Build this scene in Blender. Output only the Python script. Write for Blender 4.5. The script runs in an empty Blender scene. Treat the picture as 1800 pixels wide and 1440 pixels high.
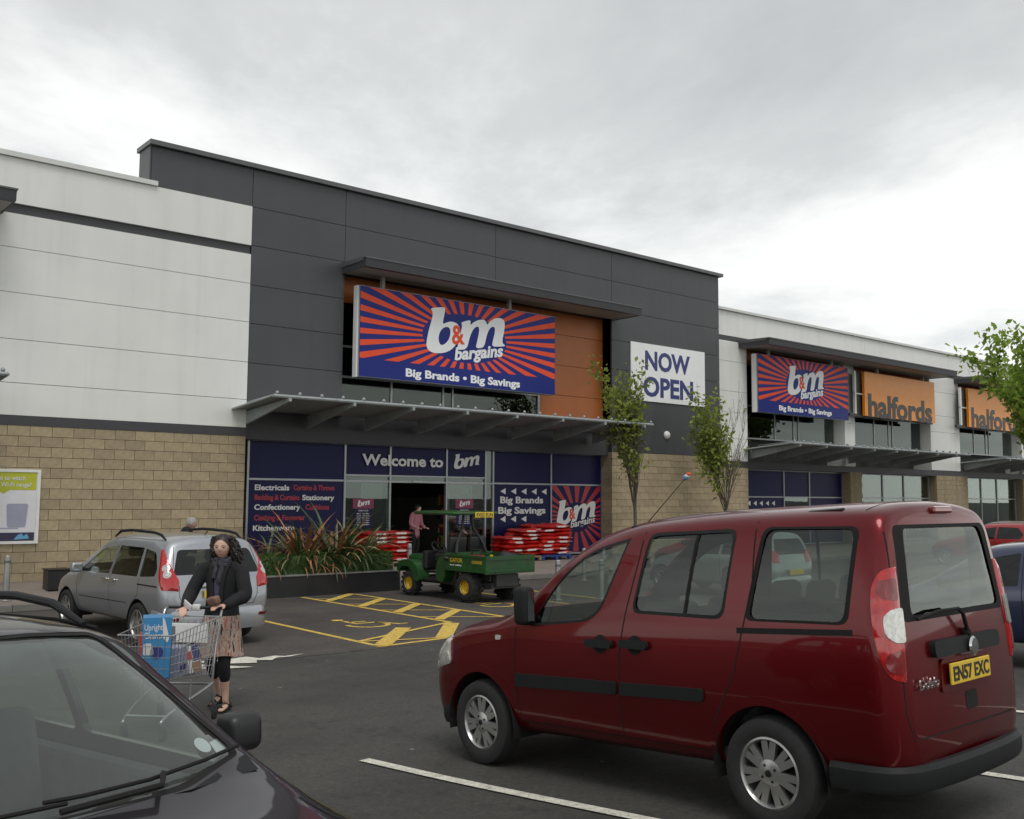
import bpy, bmesh, math, random
from math import sin, cos, pi, radians, sqrt
from mathutils import Vector, Matrix, Quaternion
from mathutils.bvhtree import BVHTree
from mathutils.geometry import delaunay_2d_cdt
import numpy as np
random.seed(7)
S = bpy.context.scene
COL = S.collection

# ------------------------------------------------------------------ camera
cam_d = bpy.data.cameras.new('camera'); cam = bpy.data.objects.new('camera', cam_d); COL.objects.link(cam)
YAW, PITCH, ROLL, FPX, CAMH = radians(39.91), radians(5.1), radians(0.37), 1740.0, 1.9
_f = Vector((sin(YAW)*cos(PITCH), cos(YAW)*cos(PITCH), sin(PITCH)))
_r = Vector((cos(YAW), -sin(YAW), 0)); _u = _r.cross(_f)
_r2 = _r*cos(ROLL)+_u*sin(ROLL); _u2 = _u*cos(ROLL)-_r*sin(ROLL)
cam.matrix_world = Matrix(((_r2.x, _u2.x, -_f.x, 0), (_r2.y, _u2.y, -_f.y, 0), (_r2.z, _u2.z, -_f.z, CAMH), (0, 0, 0, 1)))
cam_d.sensor_fit = 'HORIZONTAL'; cam_d.sensor_width = 36; cam_d.lens = 36*FPX/1800.0
cam_d.clip_start = 0.05; cam_d.clip_end = 3000
S.camera = cam
S.render.resolution_x = 1024; S.render.resolution_y = 819
# ------------------------------------------------------------------ exposure
S.view_settings.view_transform = 'Standard'; S.view_settings.look = 'None'
S.view_settings.exposure = 0.12; S.view_settings.gamma = 1.0; S.view_settings.use_curve_mapping = False
# ------------------------------------------------------------------ overcast sky
SUN_EL, SUN_AZ = radians(62), radians(205)       # azimuth from +Y clockwise, direction the light comes from
W = bpy.data.worlds.new('World'); S.world = W; W.use_nodes = True
nt = W.node_tree; nt.nodes.clear()
def wn(t, **k):
    n = nt.nodes.new(t)
    for a, b in k.items(): setattr(n, a, b)
    return n
wl = nt.links.new
out = wn('ShaderNodeOutputWorld'); bg = wn('ShaderNodeBackground')
sky = wn('ShaderNodeTexSky', sky_type='NISHITA'); sky.sun_disc = False
sky.sun_elevation = SUN_EL; sky.sun_rotation = SUN_AZ
tc = wn('ShaderNodeTexCoord'); sep = wn('ShaderNodeSeparateXYZ'); wl(tc.outputs['Generated'], sep.inputs[0])
def wmath(op, a, b=None):
    n = wn('ShaderNodeMath', operation=op)
    for i, q in enumerate((a, b)):
        if q is None: continue
        if isinstance(q, (int, float)): n.inputs[i].default_value = q
        else: wl(q, n.inputs[i])
    return n.outputs[0]
zc = wmath('MAXIMUM', sep.outputs[2], 0.0)
zz = wmath('ADD', zc, 0.16)
cx = wmath('DIVIDE', sep.outputs[0], zz); cy = wmath('DIVIDE', sep.outputs[1], zz)
cmb = wn('ShaderNodeCombineXYZ'); wl(cx, cmb.inputs[0]); wl(cy, cmb.inputs[1]); cmb.inputs[2].default_value = 3.7
n1 = wn('ShaderNodeTexNoise'); n1.inputs['Scale'].default_value = 0.55; n1.inputs['Detail'].default_value = 8; n1.inputs['Roughness'].default_value = 0.6
n1.inputs['Distortion'].default_value = 0.25
mp = wn('ShaderNodeMapping'); mp.inputs['Location'].default_value = (1.3, 0.6, 0.0); wl(cmb.outputs[0], mp.inputs[0]); wl(mp.outputs[0], n1.inputs['Vector'])
lift = wmath('MULTIPLY', wmath('SUBTRACT', 0.24, wmath('MINIMUM', zc, 0.55)), 0.55)      # cloud deck thins towards the horizon
cr = wn('ShaderNodeValToRGB'); wl(wmath('ADD', n1.outputs[0], lift), cr.inputs[0])
e = cr.color_ramp.elements
e[0].position = 0.26; e[0].color = (4.7, 4.8, 4.85, 1)
e[1].position = 0.64; e[1].color = (11.4, 11.7, 11.1, 1)
m_ = e.new(0.40); m_.color = (6.1, 6.2, 6.2, 1)
m_ = e.new(0.52); m_.color = (8.9, 9.05, 8.8, 1)
mix = wn('ShaderNodeMix', data_type='RGBA'); mix.inputs[0].default_value = 0.93
wl(sky.outputs[0], mix.inputs[6]); wl(cr.outputs[0], mix.inputs[7])
wl(mix.outputs[2], bg.inputs[0]); bg.inputs[1].default_value = 0.11
wl(bg.outputs[0], out.inputs[0])
# ------------------------------------------------------------------ veiled sun
sd = bpy.data.lights.new('sun', 'SUN'); sd.energy = 1.4; sd.angle = radians(28); sd.color = (1, 0.97, 0.93)
so = bpy.data.objects.new('sun', sd); COL.objects.link(so)
_sv = Vector((sin(SUN_AZ)*cos(SUN_EL), cos(SUN_AZ)*cos(SUN_EL), sin(SUN_EL)))
so.rotation_euler = _sv.to_track_quat('Z', 'Y').to_euler(); so.location = _sv*60

# ================================================================== materials
MAT = {}
def M(name, col, rough=0.5, metal=0.0, var=0.06, vs=3.0, bump=0.0, bs=60.0, coat=0.0, rand=0.0, spec=0.5, streak=0.0, rvar=0.0, dist=0.004, mott=None):
    """procedural principled material: noise colour variation, fine bump, optional per-object random tone and vertical streaks"""
    m = bpy.data.materials.new(name); m.use_nodes = True; t = m.node_tree; L = t.links.new
    b = t.nodes['Principled BSDF']
    b.inputs['Roughness'].default_value = rough; b.inputs['Metallic'].default_value = metal
    b.inputs['Specular IOR Level'].default_value = spec
    if coat: b.inputs['Coat Weight'].default_value = coat; b.inputs['Coat Roughness'].default_value = 0.04
    co = t.nodes.new('ShaderNodeTexCoord')
    n = t.nodes.new('ShaderNodeTexNoise'); n.inputs['Scale'].default_value = vs; n.inputs['Detail'].default_value = 6; n.inputs['Roughness'].default_value = 0.6
    L(co.outputs['Object'], n.inputs['Vector'])
    mr = t.nodes.new('ShaderNodeMapRange'); mr.inputs[1].default_value = 0.3; mr.inputs[2].default_value = 0.7
    mr.inputs[3].default_value = 1-var; mr.inputs[4].default_value = 1+var
    L(n.outputs[0], mr.inputs[0]); val = mr.outputs[0]
    def mul(a, c):
        q = t.nodes.new('ShaderNodeMath'); q.operation = 'MULTIPLY'; L(a, q.inputs[0]); L(c, q.inputs[1]); return q.outputs[0]
    if rand:
        oi = t.nodes.new('ShaderNodeObjectInfo'); r2 = t.nodes.new('ShaderNodeMapRange')
        r2.inputs[3].default_value = 1-rand; r2.inputs[4].default_value = 1+rand; L(oi.outputs['Random'], r2.inputs[0]); val = mul(val, r2.outputs[0])
    if streak:
        mp2 = t.nodes.new('ShaderNodeMapping'); mp2.inputs['Scale'].default_value = (2.2, 2.2, 0.12); L(co.outputs['Object'], mp2.inputs[0])
        n2 = t.nodes.new('ShaderNodeTexNoise'); n2.inputs['Scale'].default_value = 1.6; n2.inputs['Detail'].default_value = 5; L(mp2.outputs[0], n2.inputs['Vector'])
        r3 = t.nodes.new('ShaderNodeMapRange'); r3.inputs[1].default_value = 0.5; r3.inputs[2].default_value = 0.75; r3.inputs[3].default_value = 1; r3.inputs[4].default_value = 1-streak
        L(n2.outputs[0], r3.inputs[0]); val = mul(val, r3.outputs[0])
    vm = t.nodes.new('ShaderNodeVectorMath'); vm.operation = 'SCALE'; L(val, vm.inputs['Scale'])
    if mott:
        n4 = t.nodes.new('ShaderNodeTexNoise'); n4.inputs['Scale'].default_value = mott[1]; n4.inputs['Detail'].default_value = 4; L(co.outputs['Object'], n4.inputs['Vector'])
        r4 = t.nodes.new('ShaderNodeMapRange'); r4.inputs[1].default_value = 0.42; r4.inputs[2].default_value = 0.6; L(n4.outputs[0], r4.inputs[0])
        mx = t.nodes.new('ShaderNodeMix'); mx.data_type = 'RGBA'; mx.inputs[6].default_value = (*col, 1); mx.inputs[7].default_value = (*mott[0], 1)
        L(r4.outputs[0], mx.inputs[0]); L(mx.outputs[2], vm.inputs[0])
    else: vm.inputs[0].default_value = col
    L(vm.outputs[0], b.inputs['Base Color'])
    if rvar:
        r5 = t.nodes.new('ShaderNodeMapRange'); r5.inputs[1].default_value = 0.3; r5.inputs[2].default_value = 0.7; r5.inputs[3].default_value = max(0, rough-rvar); r5.inputs[4].default_value = rough+rvar
        L(n.outputs[0], r5.inputs[0]); L(r5.outputs[0], b.inputs['Roughness'])
    if bump:
        n3 = t.nodes.new('ShaderNodeTexNoise'); n3.inputs['Scale'].default_value = bs; n3.inputs['Detail'].default_value = 4; L(co.outputs['Object'], n3.inputs['Vector'])
        bp = t.nodes.new('ShaderNodeBump'); bp.inputs['Strength'].default_value = bump; bp.inputs['Distance'].default_value = dist
        L(n3.outputs[0], bp.inputs['Height']); L(bp.outputs[0], b.inputs['Normal'])
    MAT[name] = m; return m
def GLASS(name, tint, refl=1.0, rough=0.0, ior=1.5, haze=0.0):
    m = bpy.data.materials.new(name); m.use_nodes = True; t = m.node_tree; L = t.links.new; t.nodes.clear()
    o = t.nodes.new('ShaderNodeOutputMaterial'); tr = t.nodes.new('ShaderNodeBsdfTransparent'); tr.inputs[0].default_value = (*tint, 1)
    g = t.nodes.new('ShaderNodeBsdfGlossy'); g.inputs['Roughness'].default_value = rough; g.inputs[0].default_value = (.95, 1, .97, 1)
    fr = t.nodes.new('ShaderNodeFresnel'); gb = t.nodes.new('ShaderNodeNewGeometry'); ri = t.nodes.new('ShaderNodeMapRange')      # thin pane: same reflection from both sides
    ri.inputs[3].default_value = ior; ri.inputs[4].default_value = 1/ior; L(gb.outputs['Backfacing'], ri.inputs[0]); L(ri.outputs[0], fr.inputs[0])
    mu = t.nodes.new('ShaderNodeMath'); mu.operation = 'MULTIPLY'; mu.inputs[1].default_value = refl; mu.use_clamp = True; L(fr.outputs[0], mu.inputs[0])
    co = t.nodes.new('ShaderNodeTexCoord'); n3 = t.nodes.new('ShaderNodeTexNoise'); n3.inputs['Scale'].default_value = 1.3; L(co.outputs['Object'], n3.inputs['Vector'])
    bp = t.nodes.new('ShaderNodeBump'); bp.inputs['Strength'].default_value = 0.02; bp.inputs['Distance'].default_value = 0.02; L(n3.outputs[0], bp.inputs['Height']); L(bp.outputs[0], g.inputs['Normal'])
    mx = t.nodes.new('ShaderNodeMixShader'); L(mu.outputs[0], mx.inputs[0]); L(tr.outputs[0], mx.inputs[1]); L(g.outputs[0], mx.inputs[2])
    last = mx.outputs[0]
    if haze:
        df = t.nodes.new('ShaderNodeBsdfDiffuse'); df.inputs[0].default_value = (.45, .46, .42, 1)  # even pale haze put into the pane as a diffuse colour
        m2 = t.nodes.new('ShaderNodeMixShader'); m2.inputs[0].default_value = haze; L(last, m2.inputs[1]); L(df.outputs[0], m2.inputs[2]); last = m2.outputs[0]
    L(last, o.inputs[0]); MAT[name] = m; return m

# ================================================================== mesh helpers
class MB:
    def __init__(s): s.v = []; s.f = []
    def add(s, v, f):
        o = len(s.v); s.v += [tuple(p) for p in v]; s.f += [tuple(i+o for i in q) for q in f]; return s
    def box(s, x0, x1, y0, y1, z0, z1):
        return s.add([(x0,y0,z0),(x1,y0,z0),(x1,y1,z0),(x0,y1,z0),(x0,y0,z1),(x1,y0,z1),(x1,y1,z1),(x0,y1,z1)],
                     [(0,3,2,1),(4,5,6,7),(0,1,5,4),(1,2,6,5),(2,3,7,6),(3,0,4,7)])
    def bevbox(s, x0, x1, y0, y1, z0, z1, b=0.02, seg=2):
        bm = bmesh.new(); bmesh.ops.create_cube(bm, size=1)
        for v in bm.verts: v.co = Vector(((x0+x1)/2+v.co.x*(x1-x0), (y0+y1)/2+v.co.y*(y1-y0), (z0+z1)/2+v.co.z*(z1-z0)))
        bmesh.ops.bevel(bm, geom=bm.edges[:], offset=b, segments=seg, profile=.5, affect='EDGES')
        return s.bm(bm)
    def bm(s, bm, mat=None):
        bm.verts.index_update()
        v = [tuple((mat @ q.co) if mat else q.co) for q in bm.verts]; f = [tuple(q.index for q in p.verts) for p in bm.faces]
        bm.free(); return s.add(v, f)
    def tube(s, pts, r, n=8, caps=True):
        pts = [Vector(p) for p in pts]; rs = r if isinstance(r, (list, tuple)) else [r]*len(pts)
        v = []; f = []; up = None
        for i, p in enumerate(pts):
            d = (pts[min(i+1, len(pts)-1)]-pts[max(i-1, 0)]).normalized()
            if up is None: up = Vector((0,0,1)) if abs(d.z) < .9 else Vector((1,0,0))
            a = up.cross(d)
            if a.length < 1e-4: a = Vector((1,0,0)).cross(d)
            a.normalize(); b = d.cross(a); up = b
            v += [p+(a*cos(2*pi*k/n)+b*sin(2*pi*k/n))*rs[i] for k in range(n)]
        for i in range(len(pts)-1):
            for k in range(n): f.append((i*n+k, i*n+(k+1)%n, (i+1)*n+(k+1)%n, (i+1)*n+k))
        if caps: f.append(tuple(range(n-1, -1, -1))); f.append(tuple((len(pts)-1)*n+k for k in range(n)))
        return s.add(v, f)
    def lathe(s, prof, n=24, M4=None, close=False):
        """prof: (radius, height) about z"""
        v = []; f = []; k = len(prof)
        for j in range(n):
            a = 2*pi*j/n
            for r, h in prof:
                q = Vector((r*cos(a), r*sin(a), h)); v.append(M4 @ q if M4 else q)
        for j in range(n):
            for i in range(k-1 if not close else k):
                i2 = (i+1) % k
                f.append((j*k+i, ((j+1)%n)*k+i, ((j+1)%n)*k+i2, j*k+i2))
        return s.add(v, f)
    def ellipsoid(s, c, r, n=12, m=8, M4=None):
        v = []; f = []
        for i in range(m+1):
            th = pi*i/m
            for k in range(n):
                a = 2*pi*k/n; q = Vector((r[0]*sin(th)*cos(a), r[1]*sin(th)*sin(a), r[2]*cos(th)))
                if M4: q = M4 @ q
                v.append(q+Vector(c))
        for i in range(m):
            for k in range(n): f.append((i*n+k, (i+1)*n+k, (i+1)*n+(k+1)%n, i*n+(k+1)%n))
        return s.add(v, f)
    def prism(s, poly, d0, d1, ax='y'):
        """extrude a simple 2D polygon; ax='y': poly is (x,z); ax='x': (y,z); ax='z': (x,y)"""
        P = {'y': lambda a, b, d: (a, d, b), 'x': lambda a, b, d: (d, a, b), 'z': lambda a, b, d: (a, b, d)}[ax]
        n = len(poly); v = [P(a, b, d0) for a, b in poly]+[P(a, b, d1) for a, b in poly]
        f = [tuple(range(n)), tuple(range(2*n-1, n-1, -1))]+[(i, i+n, (i+1)%n+n, (i+1)%n) for i in range(n)]
        return s.add(v, f)
def me_from(mb, name='mesh', smooth=False, sharp=None, fixn=True):
    me = bpy.data.meshes.new(name); me.from_pydata(mb.v, [], mb.f)
    if fixn:
        bm = bmesh.new(); bm.from_mesh(me); bmesh.ops.recalc_face_normals(bm, faces=bm.faces); bm.to_mesh(me); bm.free()
    if smooth:
        me.shade_smooth()
        if sharp: me.set_sharp_from_angle(angle=radians(sharp))
    me.update(); return me
def obj(name, mb, mat, parent=None, smooth=False, sharp=40, loc=None, rot=None, fixn=True):
    me = mb if isinstance(mb, bpy.types.Mesh) else me_from(mb, name, smooth, sharp, fixn)
    if mat is not None and len(me.materials) == 0: me.materials.append(MAT[mat] if isinstance(mat, str) else mat)
    o = bpy.data.objects.new(name, me); COL.objects.link(o)
    if parent is not None: o.parent = parent
    if loc is not None: o.location = loc
    if rot is not None: o.rotation_euler = rot
    return o
def tag(o, label, cat, group=None, kind=None):
    o['label'] = label; o['category'] = cat
    if group: o['group'] = group
    if kind: o['kind'] = kind
    return o
def thing(name, label, cat, loc=(0,0,0), rot=(0,0,0), group=None):
    o = bpy.data.objects.new(name, None); COL.objects.link(o); o.empty_display_size = .2
    o.location = loc; o.rotation_euler = rot; return tag(o, label, cat, group)
def struct(name, mb, mat, parent=None, smooth=False, kind='structure'):
    o = obj(name, mb, mat, parent, smooth); o['kind'] = kind; return o
def dup(o, parent=None, **k):
    c = o.copy(); COL.objects.link(c)
    if parent is not None: c.parent = parent
    for ch in o.children: dup(ch, c)
    for a, b in k.items(): setattr(c, a, b)
    return c
def eval_mesh(o):
    dg = bpy.context.evaluated_depsgraph_get(); me = bpy.data.meshes.new_from_object(o.evaluated_get(dg)); return me
def temp_mesh(o):
    """bake an object's modifiers / curve to a mesh and remove the object"""
    me = eval_mesh(o); d = o.data; bpy.data.objects.remove(o)
    if isinstance(d, bpy.types.Mesh): bpy.data.meshes.remove(d)
    else: bpy.data.curves.remove(d)
    return me
def pchip(xs, ys, q):
    xs = np.asarray(xs, float); ys = np.asarray(ys, float); q = np.asarray(q, float)
    h = np.diff(xs); dl = np.diff(ys, axis=0)/(h[:, None] if ys.ndim > 1 else h)
    d = np.zeros_like(ys)
    a, b = dl[:-1], dl[1:]
    with np.errstate(divide='ignore', invalid='ignore'): d[1:-1] = np.where(a*b > 0, 2*a*b/(a+b), 0)
    d[0] = dl[0]; d[-1] = dl[-1]
    i = np.clip(np.searchsorted(xs, q, side='right')-1, 0, len(xs)-2); t = (q-xs[i])/h[i]; hh = h[i]
    if ys.ndim > 1: t = t[:, None]; hh = hh[:, None]
    return (2*t**3-3*t**2+1)*ys[i]+(t**3-2*t**2+t)*hh*d[i]+(-2*t**3+3*t**2)*ys[i+1]+(t**3-t**2)*hh*d[i+1]
def chaikin(p, it=2, r=0.25, closed=True):
    for _ in range(it):
        q = []; n = len(p)
        for i in range(n if closed else n-1):
            a, b = p[i], p[(i+1) % n]
            q.append((a[0]+(b[0]-a[0])*r, a[1]+(b[1]-a[1])*r)); q.append((b[0]+(a[0]-b[0])*r, b[1]+(a[1]-b[1])*r))
        p = q if closed else [p[0]]+q+[p[-1]]
    return p
def rounded(poly, r, seg=5):
    """round the corners of a 2D polygon; r is one radius or one per corner"""
    n = len(poly); out_ = []; rr = r if isinstance(r, (list, tuple)) else [r]*n
    for i in range(n):
        p, a, b = Vector(poly[i]), Vector(poly[i-1]), Vector(poly[(i+1) % n])
        la, lb = (a-p).length, (b-p).length; q = min(rr[i], la*.49, lb*.49)
        if q < 1e-5: out_.append(tuple(p)); continue
        p0 = p+(a-p).normalized()*q; p1 = p+(b-p).normalized()*q
        for k in range(seg+1):
            t = k/seg; out_.append(tuple(p0*(1-t)**2+p*2*t*(1-t)+p1*t*t))
    return out_
FLAT = Matrix.Rotation(pi/2, 4, 'X')     # lettering plane XY -> XZ, front towards -Y
def curve_mesh(polys, extrude=0.003, xf=None):
    cu = bpy.data.curves.new('c', 'CURVE'); cu.dimensions = '2D'; cu.fill_mode = 'BOTH'; cu.extrude = extrude
    for p in polys:
        sp = cu.splines.new('POLY'); sp.points.add(len(p)-1)
        for i, (a, b) in enumerate(p): sp.points[i].co = (a, b, 0, 1)
        sp.use_cyclic_u = True
    o = bpy.data.objects.new('c', cu); COL.objects.link(o); me = temp_mesh(o); me.materials.clear()
    if xf is not None: me.transform(xf)
    return me
def text_mesh(s, size=1.0, bold=0.0, shear=0.0, extrude=0.002, align='LEFT', xf=None, sx=1.0, space=1.0):
    cu = bpy.data.curves.new('t', 'FONT'); cu.body = s; cu.size = size; cu.offset = bold*size; cu.shear = shear; cu.extrude = extrude
    cu.align_x = align; cu.resolution_u = 3; cu.space_character = space
    o = bpy.data.objects.new('t', cu); COL.objects.link(o); me = temp_mesh(o); me.materials.clear()
    if sx != 1: me.transform(Matrix.Diagonal((sx, 1, 1, 1)))
    if xf is not None: me.transform(xf)
    return me
def fit_text(s, x0, x1, zbase, height, y, bold=.012, shear=0, rot=0.0, extrude=.003):
    """text filling x0..x1 with the given cap height, on a wall plane facing -Y"""
    me = text_mesh(s, 1.0, bold, shear, extrude)
    xs = [v.co.x for v in me.vertices]; a, b = min(xs), max(xs)
    capm = text_mesh('H', 1.0, bold); cap = max(v.co.y for v in capm.vertices); bpy.data.meshes.remove(capm)
    me.transform(Matrix.Diagonal(((x1-x0)/(b-a), height/cap, 1, 1)) @ Matrix.Translation((-a, 0, 0)))
    me.transform(Matrix.Translation((x0, y, zbase)) @ FLAT @ Matrix.Rotation(rot, 4, 'Z')); return me
# ================================================================== surface materials
def ASPHALT(name, col, spots=0.0):
    m = M(name, col, 0.78, var=0.0, bump=0.6, bs=260, dist=.006); t = m.node_tree; L = t.links.new; b = t.nodes['Principled BSDF']
    co = t.nodes.new('ShaderNodeTexCoord')
    def noise(s, d=5):
        n = t.nodes.new('ShaderNodeTexNoise'); n.inputs['Scale'].default_value = s; n.inputs['Detail'].default_value = d; n.inputs['Roughness'].default_value = .65; L(co.outputs['Object'], n.inputs['Vector']); return n.outputs[0]
    def rng(x, a, c, lo, hi):
        r = t.nodes.new('ShaderNodeMapRange'); r.inputs[1].default_value = a; r.inputs[2].default_value = c; r.inputs[3].default_value = lo; r.inputs[4].default_value = hi; L(x, r.inputs[0]); return r.outputs[0]
    def mul(a, c):
        q = t.nodes.new('ShaderNodeMath'); q.operation = 'MULTIPLY'; L(a, q.inputs[0]); L(c, q.inputs[1]); return q.outputs[0]
    v = mul(mul(mul(rng(noise(0.35), .35, .65, .78, 1.16), rng(noise(110, 4), .3, .7, .45, 1.55)), rng(noise(4.5, 7), .56, .70, 1.0, .62)), mul(rng(noise(1.1, 8), .40, .52, .80, 1.0), rng(noise(24, 5), .32, .68, .72, 1.28)))
    vm = t.nodes.new('ShaderNodeVectorMath'); vm.operation = 'SCALE'; vm.inputs[0].default_value = col; L(v, vm.inputs['Scale'])
    last = vm.outputs[0]
    if spots:
        vo = t.nodes.new('ShaderNodeTexVoronoi'); vo.inputs['Scale'].default_value = 2.6; L(co.outputs['Object'], vo.inputs['Vector'])
        f = rng(vo.outputs['Distance'], .03, .055, spots, 0)
        g = mul(f, rng(noise(1.4, 2), .44, .5, 0, 1)); mx = t.nodes.new('ShaderNodeMix'); mx.data_type = 'RGBA'; L(g, mx.inputs[0]); L(last, mx.inputs[6]); mx.inputs[7].default_value = (.3, .3, .28, 1); last = mx.outputs[2]
    L(last, b.inputs['Base Color']); return m
ASPHALT('asphalt_lane', (.053, .0515, .046), .85)
ASPHALT('asphalt_bay', (.066, .058, .051), .6)
M('paving', (.20, .17, .145), .85, var=.15, vs=1.5, bump=.3, bs=80)
M('kerb', (.17, .16, .145), .85, var=.15, vs=4, bump=.3)
def WORN(name, col):
    m = M(name, col, .7, var=.25, vs=14, bump=.4, bs=200); t = m.node_tree; L = t.links.new; b = t.nodes['Principled BSDF']; o = t.nodes['Material Output']
    co = t.nodes.new('ShaderNodeTexCoord'); f = []
    for s, a, c in ((9, .60, .72), (75, .56, .66)):
        n = t.nodes.new('ShaderNodeTexNoise'); n.inputs['Scale'].default_value = s; n.inputs['Detail'].default_value = 5; n.inputs['Roughness'].default_value = .7; L(co.outputs['Object'], n.inputs['Vector'])
        r = t.nodes.new('ShaderNodeMapRange'); r.inputs[1].default_value = a; r.inputs[2].default_value = c; L(n.outputs[0], r.inputs[0]); f.append(r.outputs[0])
    q = t.nodes.new('ShaderNodeMath'); q.operation = 'MAXIMUM'; L(f[0], q.inputs[0]); L(f[1], q.inputs[1])
    tr = t.nodes.new('ShaderNodeBsdfTransparent'); mx = t.nodes.new('ShaderNodeMixShader'); L(q.outputs[0], mx.inputs[0]); L(b.outputs[0], mx.inputs[1]); L(tr.outputs[0], mx.inputs[2]); L(mx.outputs[0], o.inputs[0])
WORN('line_white', (.62, .60, .52)); WORN('line_yellow', (.62, .43, .09))
M('soil', (.05, .035, .025), .95, var=.3, vs=20, bump=.6)
# ------------------------------------------------------------------ ground profile (the car park falls from the camera to the bays)
_gy = [-600, -60, -5, 0, 3.46, 6.03, 9.45, 12, 13.2, 600]; _gz = [.75, .7, .42, .22, .053, -.093, -.21, -.27, -.28, -.28]
def gz(y): return float(pchip(_gy, _gz, np.array([y]))[0])
def pz(y): return -.15+.21*min(1, max(0, (y-20.25)/2.2))          # pavement by the shops
rows = [-600, -60, -20]+[-8+.5*i for i in range(44)]+[14.5, 20.2, 40, 120, 600]
b = MB(); cols = [-600, -60, -12, -4, 4, 12, 20, 40, 80, 600]
for y in rows:
    for x in cols: b.v.append((x, y, gz(y)))
for j in range(len(rows)-1):
    for i in range(len(cols)-1): n = len(cols); b.f.append((j*n+i, j*n+i+1, (j+1)*n+i+1, (j+1)*n+i))
struct('car_park_ground', b, 'asphalt_lane', smooth=True)
def sheet(name, x0, x1, y0, y1, lift, mat, n=10):
    b = MB()
    for j in range(n+1):
        y = y0+(y1-y0)*j/n
        b.v += [(x0, y, gz(y)+lift), (x1, y, gz(y)+lift)]
        if j: k = 2*j; b.f.append((k-2, k-1, k+1, k))
    return struct(name, b, mat)
sheet('bay_tarmac', -40, 90, 12.32, 20.2, .004, 'asphalt_bay')
# pavement with kerb stones
b = MB()
ys = [20.36, 21, 21.6, 22.2, 22.6, 23.6]
for y in ys: b.v += [(-40, y, pz(y)), (90, y, pz(y))]
for j in range(1, len(ys)): k = 2*j; b.f.append((k-2, k-1, k+1, k))
pav = struct('pavement', b, 'paving')
kb = me_from(MB().bevbox(-.455, .455, -.075, .075, -.14, .0, .015), 'kerb_stone'); kb.materials.append(MAT['kerb'])
for i in range(56):
    o = obj('kerb_stone', kb, None, pav, loc=(-2+.915*i, 20.28, pz(20.36)+.002))
# ------------------------------------------------------------------ painted markings, each 4 mm sheets over the ground
def stroke(pts, w, lift=.008):
    """ribbon of width w along ground polyline"""
    b = MB(); P = []
    for (x0, y0), (x1, y1) in zip(pts[:-1], pts[1:]):
        n = max(1, int(max(abs(x1-x0), abs(y1-y0))/.4)); P += [(x0+(x1-x0)*k/n, y0+(y1-y0)*k/n) for k in range(n)]
    P.append(pts[-1])
    for i, p in enumerate(P):
        a = Vector(P[max(i-1, 0)]); c = Vector(P[min(i+1, len(P)-1)]); d = (c-a).normalized(); n = Vector((-d.y, d.x))*w/2
        for s in (1, -1): b.v.append((p[0]+n.x*s, p[1]+n.y*s, gz(p[1]+n.y*s)+lift))
        if i: k = 2*i; b.f.append((k-2, k-1, k+1, k))
    return b
def poly_g(poly, lift=.008):
    b = MB(); b.v = [(x, y, gz(y)+lift) for x, y in poly]; b.f = [tuple(range(len(poly)))]; return b
k_ = [0]
def marking(name, pts, w, mat, label=None, lift=None):
    k_[0] = (k_[0]+1) % 5
    o = struct(name, stroke(pts, w, lift if lift else .008+.0007*k_[0]), mat)
    return o
YL, WL = 'line_yellow', 'line_white'
marking('bay_line', [(7.97, 19.6), (7.97, 12.42)], .1, YL)
marking('bay_line', [(10.46, 19.55), (10.46, 14.12)], .1, YL)
marking('bay_line', [(11.74, 19.5), (11.74, 14.2)], .1, YL)
marking('bay_line', [(7.97, 12.45), (9.2, 12.58), (10.2, 12.62)], .1, YL, lift=.0125)
marking('bay_line', [(7.97, 13.1), (10.46, 14.15)], .09, YL, lift=.0135)
marking('bay_line', [(7.97, 13.08), (9.25, 12.62)], .08, YL, lift=.0145)
marking('hatch_bar', [(8.02, 12.52), (9.38, 14.0)], .26, YL, lift=.016)
marking('hatch_bar', [(9.2, 12.62), (10.4, 14.02)], .26, YL, lift=.016)
for y in (14.55, 15.9, 17.2, 18.5):
    marking('hatch_bar', [(10.5, y), (11.7, y+1.05)], .2, YL, lift=.016)
    marking('hatch_bar', [(10.5, y+.55), (11.7, y-.35)], .07, YL, lift=.0115)
marking('bay_line', [(14.2, 19.5), (14.2, 12.5)], .1, YL)
marking('bay_line', [(15.5, 19.5), (15.5, 12.5)], .1, YL)
def wheelchair(x, y, s=1.0):
    b = MB()
    def T(p): return (x+p[0]*s, y+p[1]*s)
    arc = [(.35*cos(a), .35*sin(a)) for a in [radians(-200+i*17) for i in range(15)]]
    for pts, w in ((arc, .09), ([(-.12, .62), (-.1, .2), (.32, .2)], .1), ([(.32, .2), (.5, -.25), (.66, -.22)], .09), ([(-.1, .42), (.22, .42)], .08)):
        q = stroke([T(p) for p in pts], w*s, .009); b.add(q.v, q.f)
    hd = [T((-.13+.11*cos(a), .8+.11*sin(a))) for a in [2*pi*i/10 for i in range(10)]]
    q = poly_g(hd, .0095); b.add(q.v, q.f); return b
struct('wheelchair_symbol', wheelchair(9.15, 14.75, 1.0), YL)
struct('wheelchair_symbol', wheelchair(12.9, 15.85, 1.0), YL)
marking('bay_line', [(4.16, 6.72), (4.47, 4.05), (4.75, 1.6), (4.9, .2)], .1, WL)
marking('bay_line', [(6.66, 6.2), (6.85, 3.3), (7.0, .4)], .1, WL)
marking('bay_line', [(1.75, 6.7), (2.0, 4.0), (2.2, 1.0)], .1, WL)
marking('bay_line', [(9.1, 6.2), (9.35, 3.3), (9.5, .4)], .1, WL)
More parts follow.
